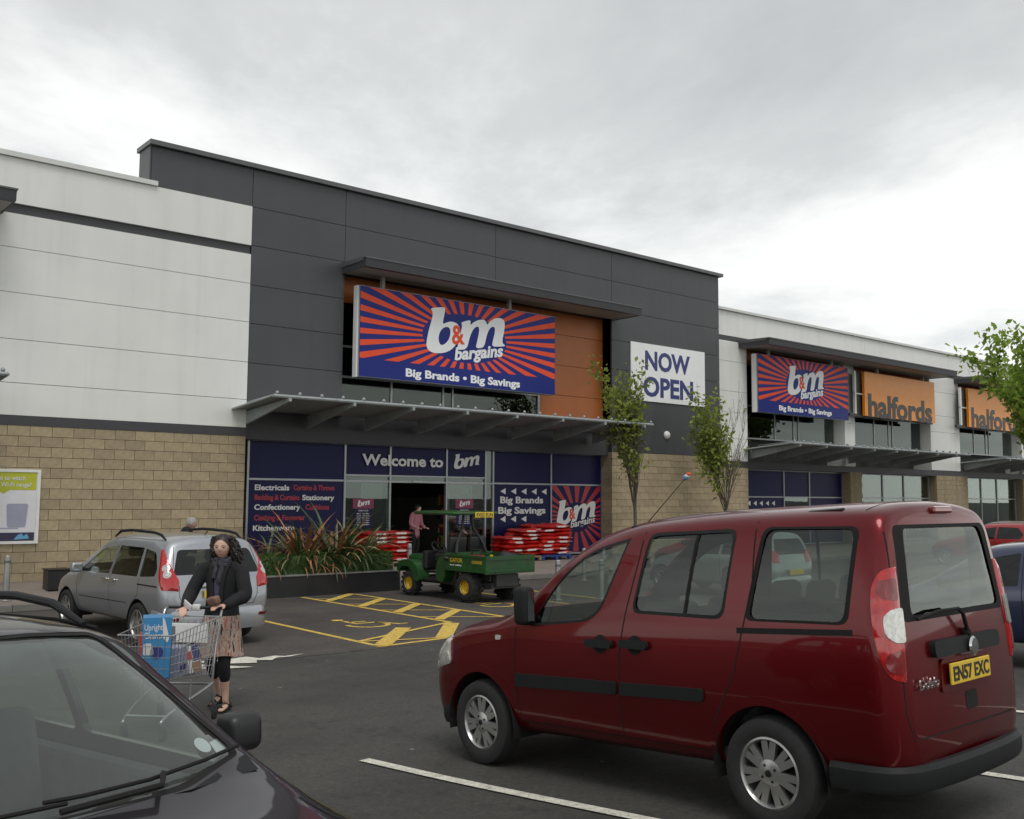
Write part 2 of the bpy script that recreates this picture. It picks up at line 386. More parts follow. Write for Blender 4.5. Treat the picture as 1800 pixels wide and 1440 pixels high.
# white direction arrow by the trolley
arrow = [(6.78, 12.55), (6.45, 12.50), (6.35, 12.62), (6.1, 12.55), (6.02, 12.78), (5.72, 12.72), (5.1, 12.9), (5.3, 12.66), (5.72, 12.56), (5.55, 12.40), (5.9, 12.20), (6.0, 12.42), (6.15, 12.28), (6.3, 12.44), (6.5, 12.42)]
struct('direction_arrow', poly_g(arrow, .012), WL)
struct('direction_arrow', poly_g([(5.25, 12.6), (5.0, 12.3), (5.35, 12.02), (5.72, 11.92), (5.55, 12.15), (5.4, 12.35)], .012), WL)
# ================================================================== building materials
M('clad_white', (.72, .72, .69), .42, var=.04, vs=.8, streak=.07)
M('clad_grey', (.055, .056, .061), .45, var=.07, vs=.9, streak=.10, rand=.05)
M('clad_orange', (.44, .13, .030), .45, var=.08, vs=1.2, rand=.05)
M('joint_dark', (.03, .03, .032), .8)
M('band_dark', (.045, .045, .05), .5, var=.08)
M('coping_white', (.62, .63, .60), .45, var=.06)
M('coping_grey', (.10, .10, .105), .4, var=.08)
M('soffit', (.30, .28, .255), .6, var=.06)
M('block', (.34, .275, .175), .92, var=.17, vs=9, bump=.45, bs=60, rand=.12, streak=.2)
M('mortar', (.27, .21, .13), .95, var=.15, vs=12)
M('alu', (.34, .35, .36), .38, metal=.6, var=.05)
M('galv', (.32, .35, .35), .5, metal=.35, var=.12, vs=6)
M('galv_dark', (.12, .13, .135), .55, metal=.3, var=.12, vs=6)
M('vinyl_blue', (.007, .008, .062), .45, var=.05, vs=1, spec=.25)
M('sign_blue', (.010, .020, .18), .4, var=.04, vs=1, spec=.25)
M('sign_red', (.76, .08, .028), .45, var=.05, vs=2, spec=.25)
M('print_red', (.40, .022, .035), .4, var=.05)
M('print_white', (.74, .74, .72), .4, var=.03)
M('print_plum', (.22, .02, .07), .4)
M('sign_white', (.80, .81, .81), .4, var=.03)
M('sign_orange', (.88, .29, .012), .35, var=.05)
M('print_black', (.018, .017, .017), .4)
M('print_navy', (.025, .032, .16), .4)
M('lime', (.42, .44, .02), .4)
M('paper', (.66, .65, .68), .45, var=.05)
M('print_grey', (.32, .32, .42), .5)
M('print_dark', (.03, .025, .06), .4)
M('print_cyan', (.12, .35, .55), .4)
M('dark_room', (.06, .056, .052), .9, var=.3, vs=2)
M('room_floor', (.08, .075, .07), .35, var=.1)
M('black_plastic', (.014, .014, .015), .45, var=.1, vs=10)
M('white_plastic', (.7, .7, .68), .4)
GLASS('shop_glass', (.62, .70, .67), 1.6)
GLASS('upper_glass', (.42, .49, .47), 1.15)
YW, YG, YS = 23.0, 23.04, 23.5        # white skin, grey skin, shopfront plane

def gap_panel(parent, x0, x1, z0, z1, y, mat, th=.05, g=.009, name='cladding_panel'):
    return obj(name, MB().box(x0+g, x1-g, y, y+th, z0+g, z1-g), mat, parent)
_bm = {}
def blocks(parent, x0, x1, z0, n, y, off0=0.0, single=True, deep_left=False):
    """stretcher bond of 440x215 blocks; each block its own object, or one joined mesh"""
    L, Hh, g = .45, .225, .005; J = MB()
    for r in range(n):
        x = x0-(L/2 if r % 2 else 0)+off0; z = z0+r*Hh; first = True
        while x < x1-.02:
            a, c = max(x, x0), min(x+L, x1)
            if c-a > .05:
                dy = random.uniform(-.003, .003)
                if single:
                    key = (round(c-a, 2), deep_left and first)
                    if key not in _bm:
                        w = c-a; d = .5 if key[1] else .1
                        _bm[key] = me_from(MB().box(-w/2+g, w/2-g, 0, d, g, Hh-g), 'block'); _bm[key].materials.append(MAT['block'])
                    obj('block', _bm[key], None, parent, loc=((a+c)/2, y+dy, z))
                else: J.box(a+g, c-g, y+dy, y+dy+.1, z+g, z+Hh-g)
                first = False
            x += L
    if not single:
        o = obj('blockwork', J, 'block', parent); o['kind'] = 'stuff'; return o

# ------------------------------------------------------------------ canopies (parts of a store)
def sign_canopy(parent, x0, x1, z, yf, yw, droppers=()):
    c = obj('sign_canopy', MB().box(x0, x1, yf+.06, yw, z-.13, z+.02), 'soffit', parent)
    m = MB(); m.prism([(yf, z-.14), (yf+.10, z-.15), (yf+.10, z+.08), (yf-.03, z+.08)], x0-.02, x1+.02, 'x'); obj('canopy_fascia', m, 'band_dark', c)
    m = MB(); m.prism([(yf-.05, z+.08), (yf-.05, z+.115), (yw, z+.15), (yw, z+.023), (yf+.1, z+.023), (yf+.1, z+.08)], x0-.04, x1+.04, 'x'); obj('canopy_roof', m, 'coping_grey', c)
    for s, xx in ((0, x0-.02), (1, x1)): obj('canopy_end', MB().box(xx, xx+.02, yf+.1, yw, z-.15, z+.022), 'band_dark', c)
    for dx, zb, yy in droppers: obj('sign_hanger', MB().box(dx-.05, dx+.05, yy-.05, yy+.05, zb, z-.13), 'soffit', c)
    return c
def brise(parent, x0, x1, z, yf, yw, arms, end_r=True):
    """sloping louvred entrance canopy: tapered arms, tubes along, louvre blades"""
    c = obj('entrance_canopy', MB().tube([(x0, yf+.02, z+.20), (x1, yf+.02, z+.20)], .045, 8), 'galv', parent, smooth=True)
    def zt(y): t = (yw-y)/(yw-yf); return z+.02+.17*t
    for ax in arms:
        m = MB(); m.prism([(yw, z-.33), (yw, z+.0), (yf-.05, zt(yf)-.02), (yf-.05, zt(yf)-.1)], ax-.035, ax+.035, 'x'); obj('canopy_arm', m, 'galv', c)
    for k in range(9):
        y = yf+.22+(yw-yf-.35)*k/8; zz_ = zt(y)
        m = MB(); m.prism([(y-.14, zz_+.04), (y+.14, zz_+.005), (y+.14, zz_+.018), (y-.14, zz_+.053)], x0, x1, 'x'); obj('louvre', m, 'galv', c)
    n = int((x1-x0)/.58); m = MB()
    me = _cl.get('clip')
    for k in range(n+1):
        xx = x0+.1+(x1-x0-.2)*k/n
        if me is None: me = me_from(MB().ellipsoid((0, 0, .02), (.045, .045, .05), 6, 4).tube([(0, 0, 0), (0, 1.6, -.09)], .012, 5), 'clip', True); me.materials.append(MAT['galv']); _cl['clip'] = me
        obj('canopy_clip', me, None, c, loc=(xx, yf+.02, z+.255))
    for xx in (x0, x1):
        obj('canopy_edge', MB().tube([(xx, yf+.02, z+.20), (xx, yw, z+.03)], .03, 6), 'galv', c)
    return c
_cl = {}
# ------------------------------------------------------------------ logo prints
LB = [(-0.1761,0.1272),(-0.1064,0.1403),(-0.1018,0.1305),(-0.1166,0.0666),(-0.0959,0.0784),(-0.0706,0.0856),(-0.0437,0.0815),(-0.0266,0.0641),(-0.025,0.0408),(-0.0324,0.0139),(-0.05,-0.0114),(-0.0721,-0.0319),(-0.1004,-0.045),(-0.1316,-0.0512),(-0.1639,-0.0514),(-0.1849,-0.0418),(-0.1932,-0.0238),(-0.19,0.0019),(-0.1796,0.0439),(-0.1679,0.081),(-0.1627,0.1048),(-0.1666,0.1161)]
LBI = [(-0.135,0.0028),(-0.1316,0.0288),(-0.1194,0.0482),(-0.0982,0.061),(-0.0811,0.0594),(-0.0739,0.0457),(-0.0779,0.0193),(-0.0909,-0.0012),(-0.1096,-0.0151),(-0.1259,-0.0168)]
LM = [(-0.0224,0.0872),(0.0165,0.1013),(0.0277,0.0995),(0.0253,0.0802),(0.0449,0.0973),(0.0693,0.1088),(0.094,0.1128),(0.1076,0.107),(0.1132,0.0911),(0.1319,0.1121),(0.157,0.1259),(0.1845,0.1314),(0.2047,0.1241),(0.2104,0.1052),(0.2052,0.072),(0.1971,0.0413),(0.1973,0.0251),(0.2113,0.0163),(0.2099,0.0124),(0.1412,0.0037),(0.1451,0.0277),(0.1563,0.0665),(0.1561,0.0869),(0.1437,0.0898),(0.1268,0.0782),(0.1136,0.0537),(0.0981,-0.0051),(0.0542,-0.0122),(0.0643,0.0243),(0.0732,0.0651),(0.0697,0.0796),(0.057,0.0792),(0.04,0.0655),(0.0246,0.0358),(0.0083,-0.0206),(-0.0421,-0.0288),(-0.0335,0.0033),(-0.0219,0.0464),(-0.0158,0.0759)]
def rays(w, zlo, zhi, cx, cz, rx, rz, n, clip=0.5, ph=0.0):
    """alternate wedges between an ellipse and the panel edge, clipped to the rectangle (units of sign width)"""
    m = MB()
    def hit(a):
        dx, dz = cos(a)*2.0, sin(a); t = 1e9
        if dx > 1e-6: t = min(t, (clip-cx)/dx)
        if dx < -1e-6: t = min(t, (-clip-cx)/dx)
        if dz > 1e-6: t = min(t, (zhi-cz)/dz)
        if dz < -1e-6: t = min(t, (zlo-cz)/dz)
        return (cx+dx*t, cz+dz*t)
    def inner(a):
        dx, dz = cos(a)*2.0, sin(a); t = 1/sqrt((dx/rx)**2+(dz/rz)**2); return (cx+dx*t, cz+dz*t)
    for k in range(n):
        a0 = 2*pi*(k+ph)/n; a1 = a0+pi/n*.98; st = 5
        outer = []
        for i in range(st+1): outer.append(hit(a0+(a1-a0)*i/st))
        for cxx, czz in ((clip, zhi), (clip, zlo), (-clip, zhi), (-clip, zlo)):      # keep panel corners square
            ca = math.atan2(czz-cz, (cxx-cx)/2.0) % (2*pi)
            if a0 < ca < a1: outer.append((cxx, czz))
        outer.sort(key=lambda p: math.atan2(p[1]-cz, (p[0]-cx)/2.0) % (2*pi) if a0 < 2*pi-.01 else 0)
        if any((p[0]-cx)**2/rx**2+(p[1]-cz)**2/rz**2 < 1.02 for p in outer): continue
        inn = [inner(a1+(a0-a1)*i/st) for i in range(st+1)]
        P = [(p[0]*w, 0, p[1]*w) for p in outer+inn]; o = len(m.v); m.v += P; m.f.append(tuple(range(o, o+len(P))))
    return m
def logo(parent, w, y, tr=(0, 0), amp=True, word=True, red='sign_red', white='sign_white', halo=None):
    def S_(p): return [(a*w+tr[0], c*w+tr[1]) for a, c in p]
    T = Matrix.Translation((0, y, 0)) @ FLAT
    obj('letter_b', curve_mesh([chaikin(S_(LB), 2, .22), chaikin(S_(LBI), 2, .25)], .004, T), white, parent)
    obj('letter_m', curve_mesh([chaikin(S_(LM), 2, .2)], .004, T), white, parent)
    if amp:
        obj('ampersand', fit_text('&', -.066*w+tr[0], -.002*w+tr[0], -.006*w+tr[1], .078*w, y-.008, .02, 0, .1), red, parent)
    if word:
        obj('wording', fit_text('bargains', -.052*w+tr[0], .208*w+tr[0], -.070*w+tr[1], .050*w, y, .034, .25, .155), white, parent)
def bm_sign(x0, x1, z0, z1, yf, label, brace=True):
    """hanging light box with sunburst print; origin at the centre of its face"""
    w = x1-x0; h = (z1-z0)/w; s = thing('store_sign', label, 'sign', ((x0+x1)/2, yf, (z0+z1)/2))
    hz = h/2*w
    obj('light_box', MB().box(-w/2, w/2, .012, .30, -hz, hz), 'alu', s)
    f = obj('sign_face', MB().box(-w/2+.01, w/2-.01, 0, .0115, -hz+.01, hz-.01), 'sign_blue', s)
    r = rays(w, -.103, h/2-.003, .004, .022, .216, .1, 36, .497, .25); o = obj('sunburst', r, 'sign_red', f); o.location.y = -.003
    logo(f, w, -.004)
    obj('wording', fit_text('Big Brands \u2022 Big Savings', -.288*w, .296*w, -.156*w, .031*w, -.004, .034), 'sign_white', f)
    obj('end_panel', MB().box(-w/2-.05, -w/2-.001, .06, .24, -hz-.01, hz), 'white_plastic', s)
    return s
# ================================================================== left white store
st = thing('retail_store', 'white panelled retail store with tan block base left of the grey store', 'store', (0, 23.2, 0))
def local(o): o.location = (o.location[0], o.location[1]-23.2, o.location[2]); return o
class P_:                                        # builds in world coordinates under a store empty at y=23.2
    pass
def inst(parent):
    parent.location = (0, 0, 0); return parent
inst(st)
obj('structure_core', MB().box(-14, 10.64, YW+.11, 60, -.4, 9.1), 'mortar', st)
rows_ = [(3.59, 4.29), (4.29, 5.23), (5.23, 6.24), (6.24, 7.22), (7.22, 7.97), (8.19, 9.2)]
for z0, z1 in rows_:
    for x0, x1 in ((-14, -6), (-6, 2.2), (2.2, 10.65)): gap_panel(st, x0, x1, z0, z1, YW, 'clad_white', .1, .006)
obj('recess_band', MB().box(-14, 10.64, YW+.07, YW+.105, 7.96, 8.2), 'band_dark', st)
obj('base_strip', MB().box(-14, 10.65, YW-.01, YW+.1, 3.38, 3.59), 'band_dark', st)
obj('coping', MB().box(-14, 8.22, YW-.07, YW+.45, 9.2, 9.31), 'coping_white', st)
blocks(st, 3.45, 10.65, .005, 15, YW, 0)
blocks(st, -14, 3.45, .005, 15, YW, 0, single=False)
sign_canopy(st, -5.6, 4.9, 8.05, 21.8, YW)
brise(st, -8, 4.72, 4.02, 20.8, YW, [-7.2+1.72*i for i in range(7)])
# poster on the block wall
po = thing('poster_board', 'framed lime and white notice poster fixed to the block wall', 'poster', (4.35, YW-.01, 1.65))
obj('backing', MB().box(-1.6, 1.6, -.03, .005, -.79, .79), 'paper', po)
obj('header', MB().box(-1.52, 1.52, -.034, -.031, .35, .73), 'lime', po)
obj('header_tail', MB().prism([(.75, .352), (1.0, .352), (.88, .27)], -.034, -.031), 'lime', po)
obj('lettering', fit_text('want to watch', .62, 1.30, .56, .09, -.036, .01), 'paper', po)
obj('lettering', fit_text('our Wi-Fi range?', .62, 1.42, .42, .09, -.036, .01), 'paper', po)
obj('footer', MB().box(-1.52, 1.52, -.034, -.031, -.73, -.55), 'print_dark', po)
obj('yellow_box', MB().box(-.2, .66, -.034, -.031, -.36, 0.0), 'lime', po)
obj('router_picture', MB().prism(rounded([(.95, .06), (1.38, .06), (1.34, -.44), (.98, -.44)], .05), -.034, -.031), 'print_grey', po)
for i, (zz_, ln) in enumerate(((.2, .62), (.08, .62), (-.46, 1.2))): obj('print_line', MB().box(-.3, ln, -.034, -.031, zz_-.012, zz_+.012), 'print_grey', po)
obj('print_star', MB().prism([(1.12, -.7), (1.2, -.6), (1.28, -.57), (1.3, -.63), (1.38, -.58), (1.42, -.68)], -.037, -.0345), 'print_cyan', po)
m = MB()
for a in ((-1.6, 1.6, .73, .79), (-1.6, 1.6, -.79, -.73)): m.box(a[0], a[1], -.05, -.03, a[2], a[3])
m.box(-1.6, -1.54, -.0495, -.0305, -.73, .73); m.box(1.54, 1.6, -.0495, -.0305, -.73, .73); obj('frame', m, 'white_plastic', po)

# ================================================================== grey store
st = thing('retail_store', 'dark grey panelled retail store with orange recess and louvred entrance canopy', 'store')
obj('structure_core', MB().box(8.12, 29.28, 23.895, 23.92, 4.0, 10.15).box(10.7, 29.2, 24.2, 60, 4.0, 9.0), 'clad_grey', st)
obj('wall_core', MB().box(8.12, 13.36, YG+.06, 23.89, 4.0, 10.15), 'joint_dark', st)
obj('wall_core', MB().box(13.36, 23.6, YG+.06, 23.89, 7.93, 10.15), 'joint_dark', st)
obj('wall_core', MB().box(23.6, 29.28, YG+.06, 23.89, 3.45, 10.15), 'joint_dark', st)
cols_ = [8.08, 10.66, 13.36, 18.58, 23.6, 29.3]
zr = [4.0, 5.22, 6.22, 7.2, 8.21, 9.2, 10.18]
for i in range(5):
    x0, x1 = cols_[i], cols_[i+1]
    for j in range(6):
        z0, z1 = zr[j], zr[j+1]
        if i == 0 and z1 < 9: continue
        if i in (2, 3):
            if z1 < 8: continue
            if z0 < 7.95: z0 = 7.93
        if i == 4 and j == 0: z0 = 3.45
        gap_panel(st, x0, x1, z0, z1, YG, 'clad_grey', .06, .007)
obj('side_wall', MB().box(8.04, 8.075, YG+.0, 23.75, 9.0, 10.18), 'clad_grey', st)
obj('coping', MB().box(8.0, 29.45, YG-.12, 23.85, 10.185, 10.30), 'coping_grey', st)
# recess: orange panels and upper glazing
for z0, z1 in ((7.2, 7.93), (6.2, 7.2), (5.22, 6.2), (4.0, 5.22)):
    gap_panel(st, 20.78, 23.6, z0, z1, 23.46, 'clad_orange', .05, .007)
for x0, x1 in ((13.36, 17.1), (17.1, 20.78)): gap_panel(st, x0, x1, 7.2, 7.93, 23.46, 'clad_orange', .05, .007)
obj('recess_side', MB().box(23.6, 23.66, 23.101, 23.46, 3.9, 7.93), 'band_dark', st)
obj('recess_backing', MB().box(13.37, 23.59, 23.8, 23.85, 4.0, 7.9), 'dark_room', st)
for x0, x1 in ((13.4, 15.2), (15.2, 17.0), (17.0, 17.35), (17.35, 20.7)):
    for z0, z1 in ((4.0, 5.16), (5.16, 6.0), (6.0, 7.15)):
        g = obj('upper_window', MB().box(x0+.03, x1-.03, 23.5, 23.506, z0+.03, z1-.03), 'upper_glass', st)
        m = MB(); m.box(x0, x1, 23.47, 23.53, z0-.03, z0+.0295); m.box(x0-.03, x0+.0295, 23.472, 23.528, z0+.03, z1-.03); obj('window_frame', m, 'alu', g)
obj('window_post', MB().box(20.68, 20.77, 23.45, 23.55, 3.9, 7.2), 'alu', st)
sign_canopy(st, 13.3, 23.75, 8.02, 21.85, YG, [(14.35, 7.53, 22.7), (18.85, 7.53, 22.7)])
brise(st, 10.28, 23.15, 4.0, 20.8, YG, [10.68+1.72*i for i in range(8)])
obj('fascia_beam', MB().box(10.66, 23.6, 23.2, 23.44, 3.32, 4.05), 'band_dark', st)
obj('recess_sill', MB().box(13.36, 23.6, 23.15, 23.5, 4.052, 4.10), 'coping_grey', st)
# block pier right of the doors
obj('pier_core', MB().box(23.6, 29.28, YG+.10, 40, -.3, 3.44), 'mortar', st)
blocks(st, 23.57, 29.3, .07, 15, YG-.03, 0, deep_left=True)
# shopfront
class SF: pass
def mull(x, z0, z1, w=.05, y=YS): obj('mullion', MB().box(x-w/2, x+w/2, y-.05, y+.05, z0, z1), 'alu', st)
def trans(x0, x1, z, w=.05, y=YS): obj('transom', MB().box(x0, x1, y-.047, y+.047, z-w/2, z+w/2), 'alu', st)
for x in (10.95, 13.75, 15.2, 17.15, 18.6, 18.9, 21.27, 23.55): mull(x, .07, 3.33, .055)
trans(10.92, 23.57, 3.335); trans(10.98, 13.72, 2.335); trans(18.93, 23.52, 2.335)
for a, c in ((13.78, 15.17), (15.23, 17.12), (17.18, 18.57)): trans(a, c, 2.49, .045); trans(a, c, 2.33)
trans(18.63, 18.87, 2.33); trans(10.98, 13.72, .14); trans(18.93, 23.52, .14)
def vinyl(x0, x1, z0, z1, mat='vinyl_blue'):
    return obj('window_panel', MB().box(x0, x1, YS-.012, YS+.012, z0, z1), mat, st)
vp = {}
for k, (x0, x1, z0, z1) in {'tl': (10.98, 13.72, 2.36, 3.31), 'bl': (10.98, 13.72, .165, 2.31), 'w1': (13.78, 15.17, 2.515, 3.31), 'w2': (15.23, 17.12, 2.515, 3.31), 'w3': (17.18, 18.57, 2.515, 3.31), 'tr': (18.93, 21.24, 2.36, 3.31), 'br': (18.93, 21.24, .165, 2.31), 'tr2': (21.3, 23.52, 2.36, 3.31), 'br2': (21.3, 23.52, .165, 2.31)}.items(): vp[k] = vinyl(x0, x1, z0, z1)
YP = YS-.016
obj('lettering', fit_text('Welcome to', 14.27, 17.0, 2.78, .30, YS-.06, .03), 'print_white', vp['w2'])
lw = 2.35; lc = (17.88, 2.86)
T = Matrix.Translation((0, YP, 0)) @ FLAT
def SC(p, w, c): return [(a*w+c[0], q*w+c[1]) for a, q in p]
obj('lettering', curve_mesh([chaikin(SC(LB, lw, lc), 2, .22), chaikin(SC(LBI, lw, lc), 2, .25)], .004, T), 'print_white', vp['w3'])
obj('lettering', curve_mesh([chaikin(SC(LM, lw, lc), 2, .2)], .004, T), 'print_white', vp['w3'])
for s, x0, x1, z, c in (('Electricals', 11.16, 12.12, 2.06, 'print_white'), ('Curtains & Throws', 12.24, 13.45, 2.07, 'print_red'), ('Bedding & Curtains', 11.16, 12.42, 1.81, 'print_red'), ('Stationery', 12.5, 13.45, 1.81, 'print_white'), ('Confectionery', 11.16, 12.45, 1.56, 'print_white'), ('Cushions', 12.6, 13.3, 1.56, 'print_red'), ('Clothing & Footwear', 11.16, 12.6, 1.29, 'print_red'), ('Kitchenware', 11.14, 12.3, 1.03, 'print_white')):
    obj('lettering', fit_text(s, x0, x1, z, .135, YP, .03), c, vp['bl'])
for zz_, n in ((2.1, 5), (1.25, 3)):
    for k in range(n):
        x = 19.2+k*.42; obj('arrow_print', MB().prism([(x, zz_), (x+.21, zz_+.095), (x+.21, zz_-.095)], YP-.003, YP+.003), 'print_white', vp['br'])
obj('lettering', fit_text('Big Brands', 19.2, 20.95, 1.74, .20, YP, .03), 'print_white', vp['br'])
obj('lettering', fit_text('Big Savings', 19.12, 21.05, 1.42, .20, YP, .03), 'print_white', vp['br'])
q = MB(); w_ = 2.2
bp = obj('sunburst', rays(w_, -.48, .48, 0, 0.02, .30, .22, 26, .497, .2), 'print_red', vp['br2']); bp.location = (22.41, YP, 1.24)
lw, lc = 4.3, (22.37, 1.25)
obj('lettering', curve_mesh([chaikin(SC(LB, lw, lc), 2, .22), chaikin(SC(LBI, lw, lc), 2, .25)], .004, T), 'print_white', vp['br2'])
obj('lettering', curve_mesh([chaikin(SC(LM, lw, lc), 2, .2)], .004, T), 'print_white', vp['br2'])
obj('lettering', fit_text('&', lc[0]-.066*lw, lc[0]-.002*lw, lc[1]-.006*lw, .078*lw, YP-.008, .02, 0, .1), 'sign_red', vp['br2'])
obj('lettering', fit_text('bargains', lc[0]-.052*lw, lc[0]+.21*lw, lc[1]-.07*lw, .05*lw, YP-.001, .02, .25, .155), 'print_white', vp['br2'])
# glazing, doors and dim interior
for x0, x1, z0, z1 in ((13.78, 15.17, .1, 2.305), (17.18, 18.57, .1, 2.305), (13.78, 15.17, 2.355, 2.465), (15.23, 17.12, 2.355, 2.465), (17.18, 18.57, 2.355, 2.465), (18.63, 18.87, .1, 2.3), (18.63, 18.87, 2.36, 3.3)):
    obj('window_pane', MB().box(x0, x1, YS-.004, YS+.004, z0, z1), 'shop_glass', st)
for x in (14.35, 17.3):
    d = obj('sliding_door', MB().box(x, x+.9, YS+.12, YS+.128, .15, 2.25), 'shop_glass', st)
    m = MB()
    for a in ((x, x+.06), (x+.84, x+.9)): m.box(a[0], a[1], YS+.1, YS+.15, .1, 2.28)
    m.box(x+.06, x+.84, YS+.101, YS+.149, .1, .2); m.box(x+.06, x+.84, YS+.101, YS+.149, 2.22, 2.28); obj('door_frame', m, 'alu', d)
obj('door_sensor', MB().bevbox(15.95, 16.25, YS-.09, YS-.05, 2.32, 2.36, .008), 'white_plastic', st)
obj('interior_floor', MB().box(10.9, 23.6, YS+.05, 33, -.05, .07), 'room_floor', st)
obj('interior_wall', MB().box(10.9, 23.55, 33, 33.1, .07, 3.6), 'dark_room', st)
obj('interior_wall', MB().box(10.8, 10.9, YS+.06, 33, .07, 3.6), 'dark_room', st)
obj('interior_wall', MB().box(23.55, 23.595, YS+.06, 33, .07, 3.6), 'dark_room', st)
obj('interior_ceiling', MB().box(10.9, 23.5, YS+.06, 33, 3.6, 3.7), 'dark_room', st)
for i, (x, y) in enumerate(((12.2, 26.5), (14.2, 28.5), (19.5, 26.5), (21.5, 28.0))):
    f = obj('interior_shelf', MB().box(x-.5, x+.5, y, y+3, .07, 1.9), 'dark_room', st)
EM = bpy.data.materials.new('added_shop_glow'); EM.use_nodes = True; _b = EM.node_tree.nodes['Principled BSDF']; _b.inputs['Emission Color'].default_value = (1, .95, .85, 1); _b.inputs['Emission Strength'].default_value = 2.2; MAT['added_shop_glow'] = EM
for x in (12.5, 16.2, 19.9):
    for y in (26.5, 30): obj('added_ceiling_glow', MB().box(x-.6, x+.6, y-.08, y+.08, 3.55, 3.59), 'added_shop_glow', st)  # added glow panels, put in to lift the dark interior behind the doorway
for k, c in enumerate(('print_red', 'sign_blue', 'lime', 'paper', 'sign_orange', 'print_grey')):
    rr = random.Random(k+40); m = MB()
    for (x, y) in ((12.2, 26.5), (14.2, 28.5), (19.5, 26.5), (21.5, 28.0), (16.3, 32.4)):
        for _ in range(16):
            a = rr.uniform(x-.75, x+.6) if y > 32 else rr.uniform(x-.5, x+.35); z = .3+.45*rr.randrange(4); w = rr.uniform(.1, .3); yy = y-.02-rr.uniform(.05, .12); m.box(a, a+w, yy, y-.012+rr.uniform(0, .004), z, z+rr.uniform(.12, .36))
    o = obj('shelf_stock', m, c, st); o['kind'] = 'stuff'
# opening-time posters on the glass
for k, (x, lab) in enumerate(((14.36, 'opening times poster on the glass left of the open door'), (17.83, 'opening times poster on the glass right of the open door'))):
    p = thing('window_poster', lab, 'poster', (x, YS-.01, 1.4), group='opening times posters on the door glass')
    obj('sheet', MB().box(-.28, .28, -.004, .0, -.34, .18), 'vinyl_blue', p); obj('header', MB().box(-.33, .33, -.006, .0, .18, .45), 'print_plum', p)
    ww = .95; obj('lettering', curve_mesh([chaikin(SC(LB, ww, (0, .28)), 2, .22), chaikin(SC(LBI, ww, (0, .28)), 2, .25)], .001, Matrix.Translation((0, -.009, 0)) @ FLAT), 'print_white', p)
    obj('lettering', curve_mesh([chaikin(SC(LM, ww, (0, .28)), 2, .2)], .001, Matrix.Translation((0, -.009, 0)) @ FLAT), 'print_white', p)
    obj('lettering', fit_text('OPENING HOURS', -.16, .16, .11, .035, -.006, .015, extrude=.001), 'print_white', p)
    for r_, s in enumerate(('Mon', 'Tue', 'Wed', 'Thu', 'Fri', 'Sat')):
        obj('lettering', fit_text(s, -.2, -.08, .03-r_*.06, .034, -.006, .015, extrude=.001), 'print_white', p)
        obj('lettering', fit_text('9am 8pm', -.02, .2, .03-r_*.06, .034, -.006, .015, extrude=.001), 'print_white', p)
# signs on the grey store
bm_sign(13.56, 20.6, 5.08, 7.53, 22.55, 'large sunburst bargain store sign hanging over the main entrance')
s = thing('banner_sign', 'white NOW OPEN banner board on the grey wall', 'sign', (26.45, YG-.03, 6.24))
obj('board', MB().box(-1.95, 1.95, -.01, .028, -1.0, 1.0), 'sign_white', s)
obj('lettering', fit_text('NOW', -1.25, 1.12, .12, .64, -.014, .034), 'print_navy', s)
obj('lettering', fit_text('OPEN', -1.35, 1.28, -.8, .66, -.014, .034), 'print_navy', s)
s = thing('alarm_box', 'round white alarm siren on the grey wall below the banner', 'alarm', (26.32, YG, 4.12))
obj('housing', MB().lathe([(0, .11), (.08, .10), (.125, .07), (.14, .03), (.14, 0)], 20, Matrix.Rotation(pi/2, 4, 'X')), 'white_plastic', s, True)
obj('lens', MB().lathe([(0, .118), (.03, .117), (.045, .106)], 12, Matrix.Rotation(pi/2, 4, 'X')), 'paper', s, True)

# ================================================================== right white stores
st = thing('retail_store', 'white panelled retail stores with tan block piers right of the grey store', 'store')
YR = 23.4
obj('structure_core', MB().box(29.3, 90, 24.6, 60, -.3, 9.0), 'mortar', st)
obj('wall_core', MB().box(29.3, 90, YR+.06, 24.59, 8.1, 9.0), 'joint_dark', st)
for x0, x1 in ((29.3, 40), (40, 52), (52, 66), (66, 90)): gap_panel(st, x0, x1, 8.12, 9.08, YR, 'clad_white', .06, .005)
obj('coping', MB().box(29.3, 90, YR-.1, YR+.5, 9.085, 9.18), 'coping_white', st)
obj('recess_band', MB().box(29.3, 90, YR+.01, YR+.055, 7.93, 8.12), 'band_dark', st)
segs = [(29.3, 31.43), (38.25, 39.05), (45.7, 48.6), (55.6, 58.6), (66, 90)]
for x0, x1 in segs:
    obj('wall_core', MB().box(x0+.004, x1-.004, YR+.061, 24.59, 3.3, 7.93), 'clad_white', st)
    for z0, z1 in ((3.35, 4.2), (4.2, 5.2), (5.2, 6.0), (6.0, 7.15), (7.15, 7.93)): gap_panel(st, x0, x1, z0, z1, YR, 'clad_white', .06, .006)
for x0, x1 in ((31.43, 38.25), (39.05, 45.7), (48.6, 55.6), (58.6, 66)):
    gap_panel(st, x0, x1, 7.2, 7.93, 23.86, 'clad_orange', .05, .007)
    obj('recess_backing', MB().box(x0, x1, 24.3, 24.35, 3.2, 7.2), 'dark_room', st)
    n = 4; wv = [x0+.05, x0+(x1-x0)*.36, x0+(x1-x0)*.55, x0+(x1-x0)*.6, x1-.05]
    for a, c in zip(wv[:-1], wv[1:]):
        for z0, z1 in ((4.3, 5.6), (5.6, 7.15)):
            g = obj('upper_window', MB().box(a+.03, c-.03, 23.9, 23.906, z0+.03, z1-.03), 'upper_glass', st)
            m = MB(); m.box(a, c, 23.87, 23.93, z0-.03, z0+.0295); m.box(a-.03, a+.0295, 23.872, 23.928, z0+.03, z1-.03); obj('window_frame', m, 'alu', g)
obj('fascia_beam', MB().box(29.3, 90, YR+.005, YR+.3, 3.08, 3.34), 'band_dark', st)
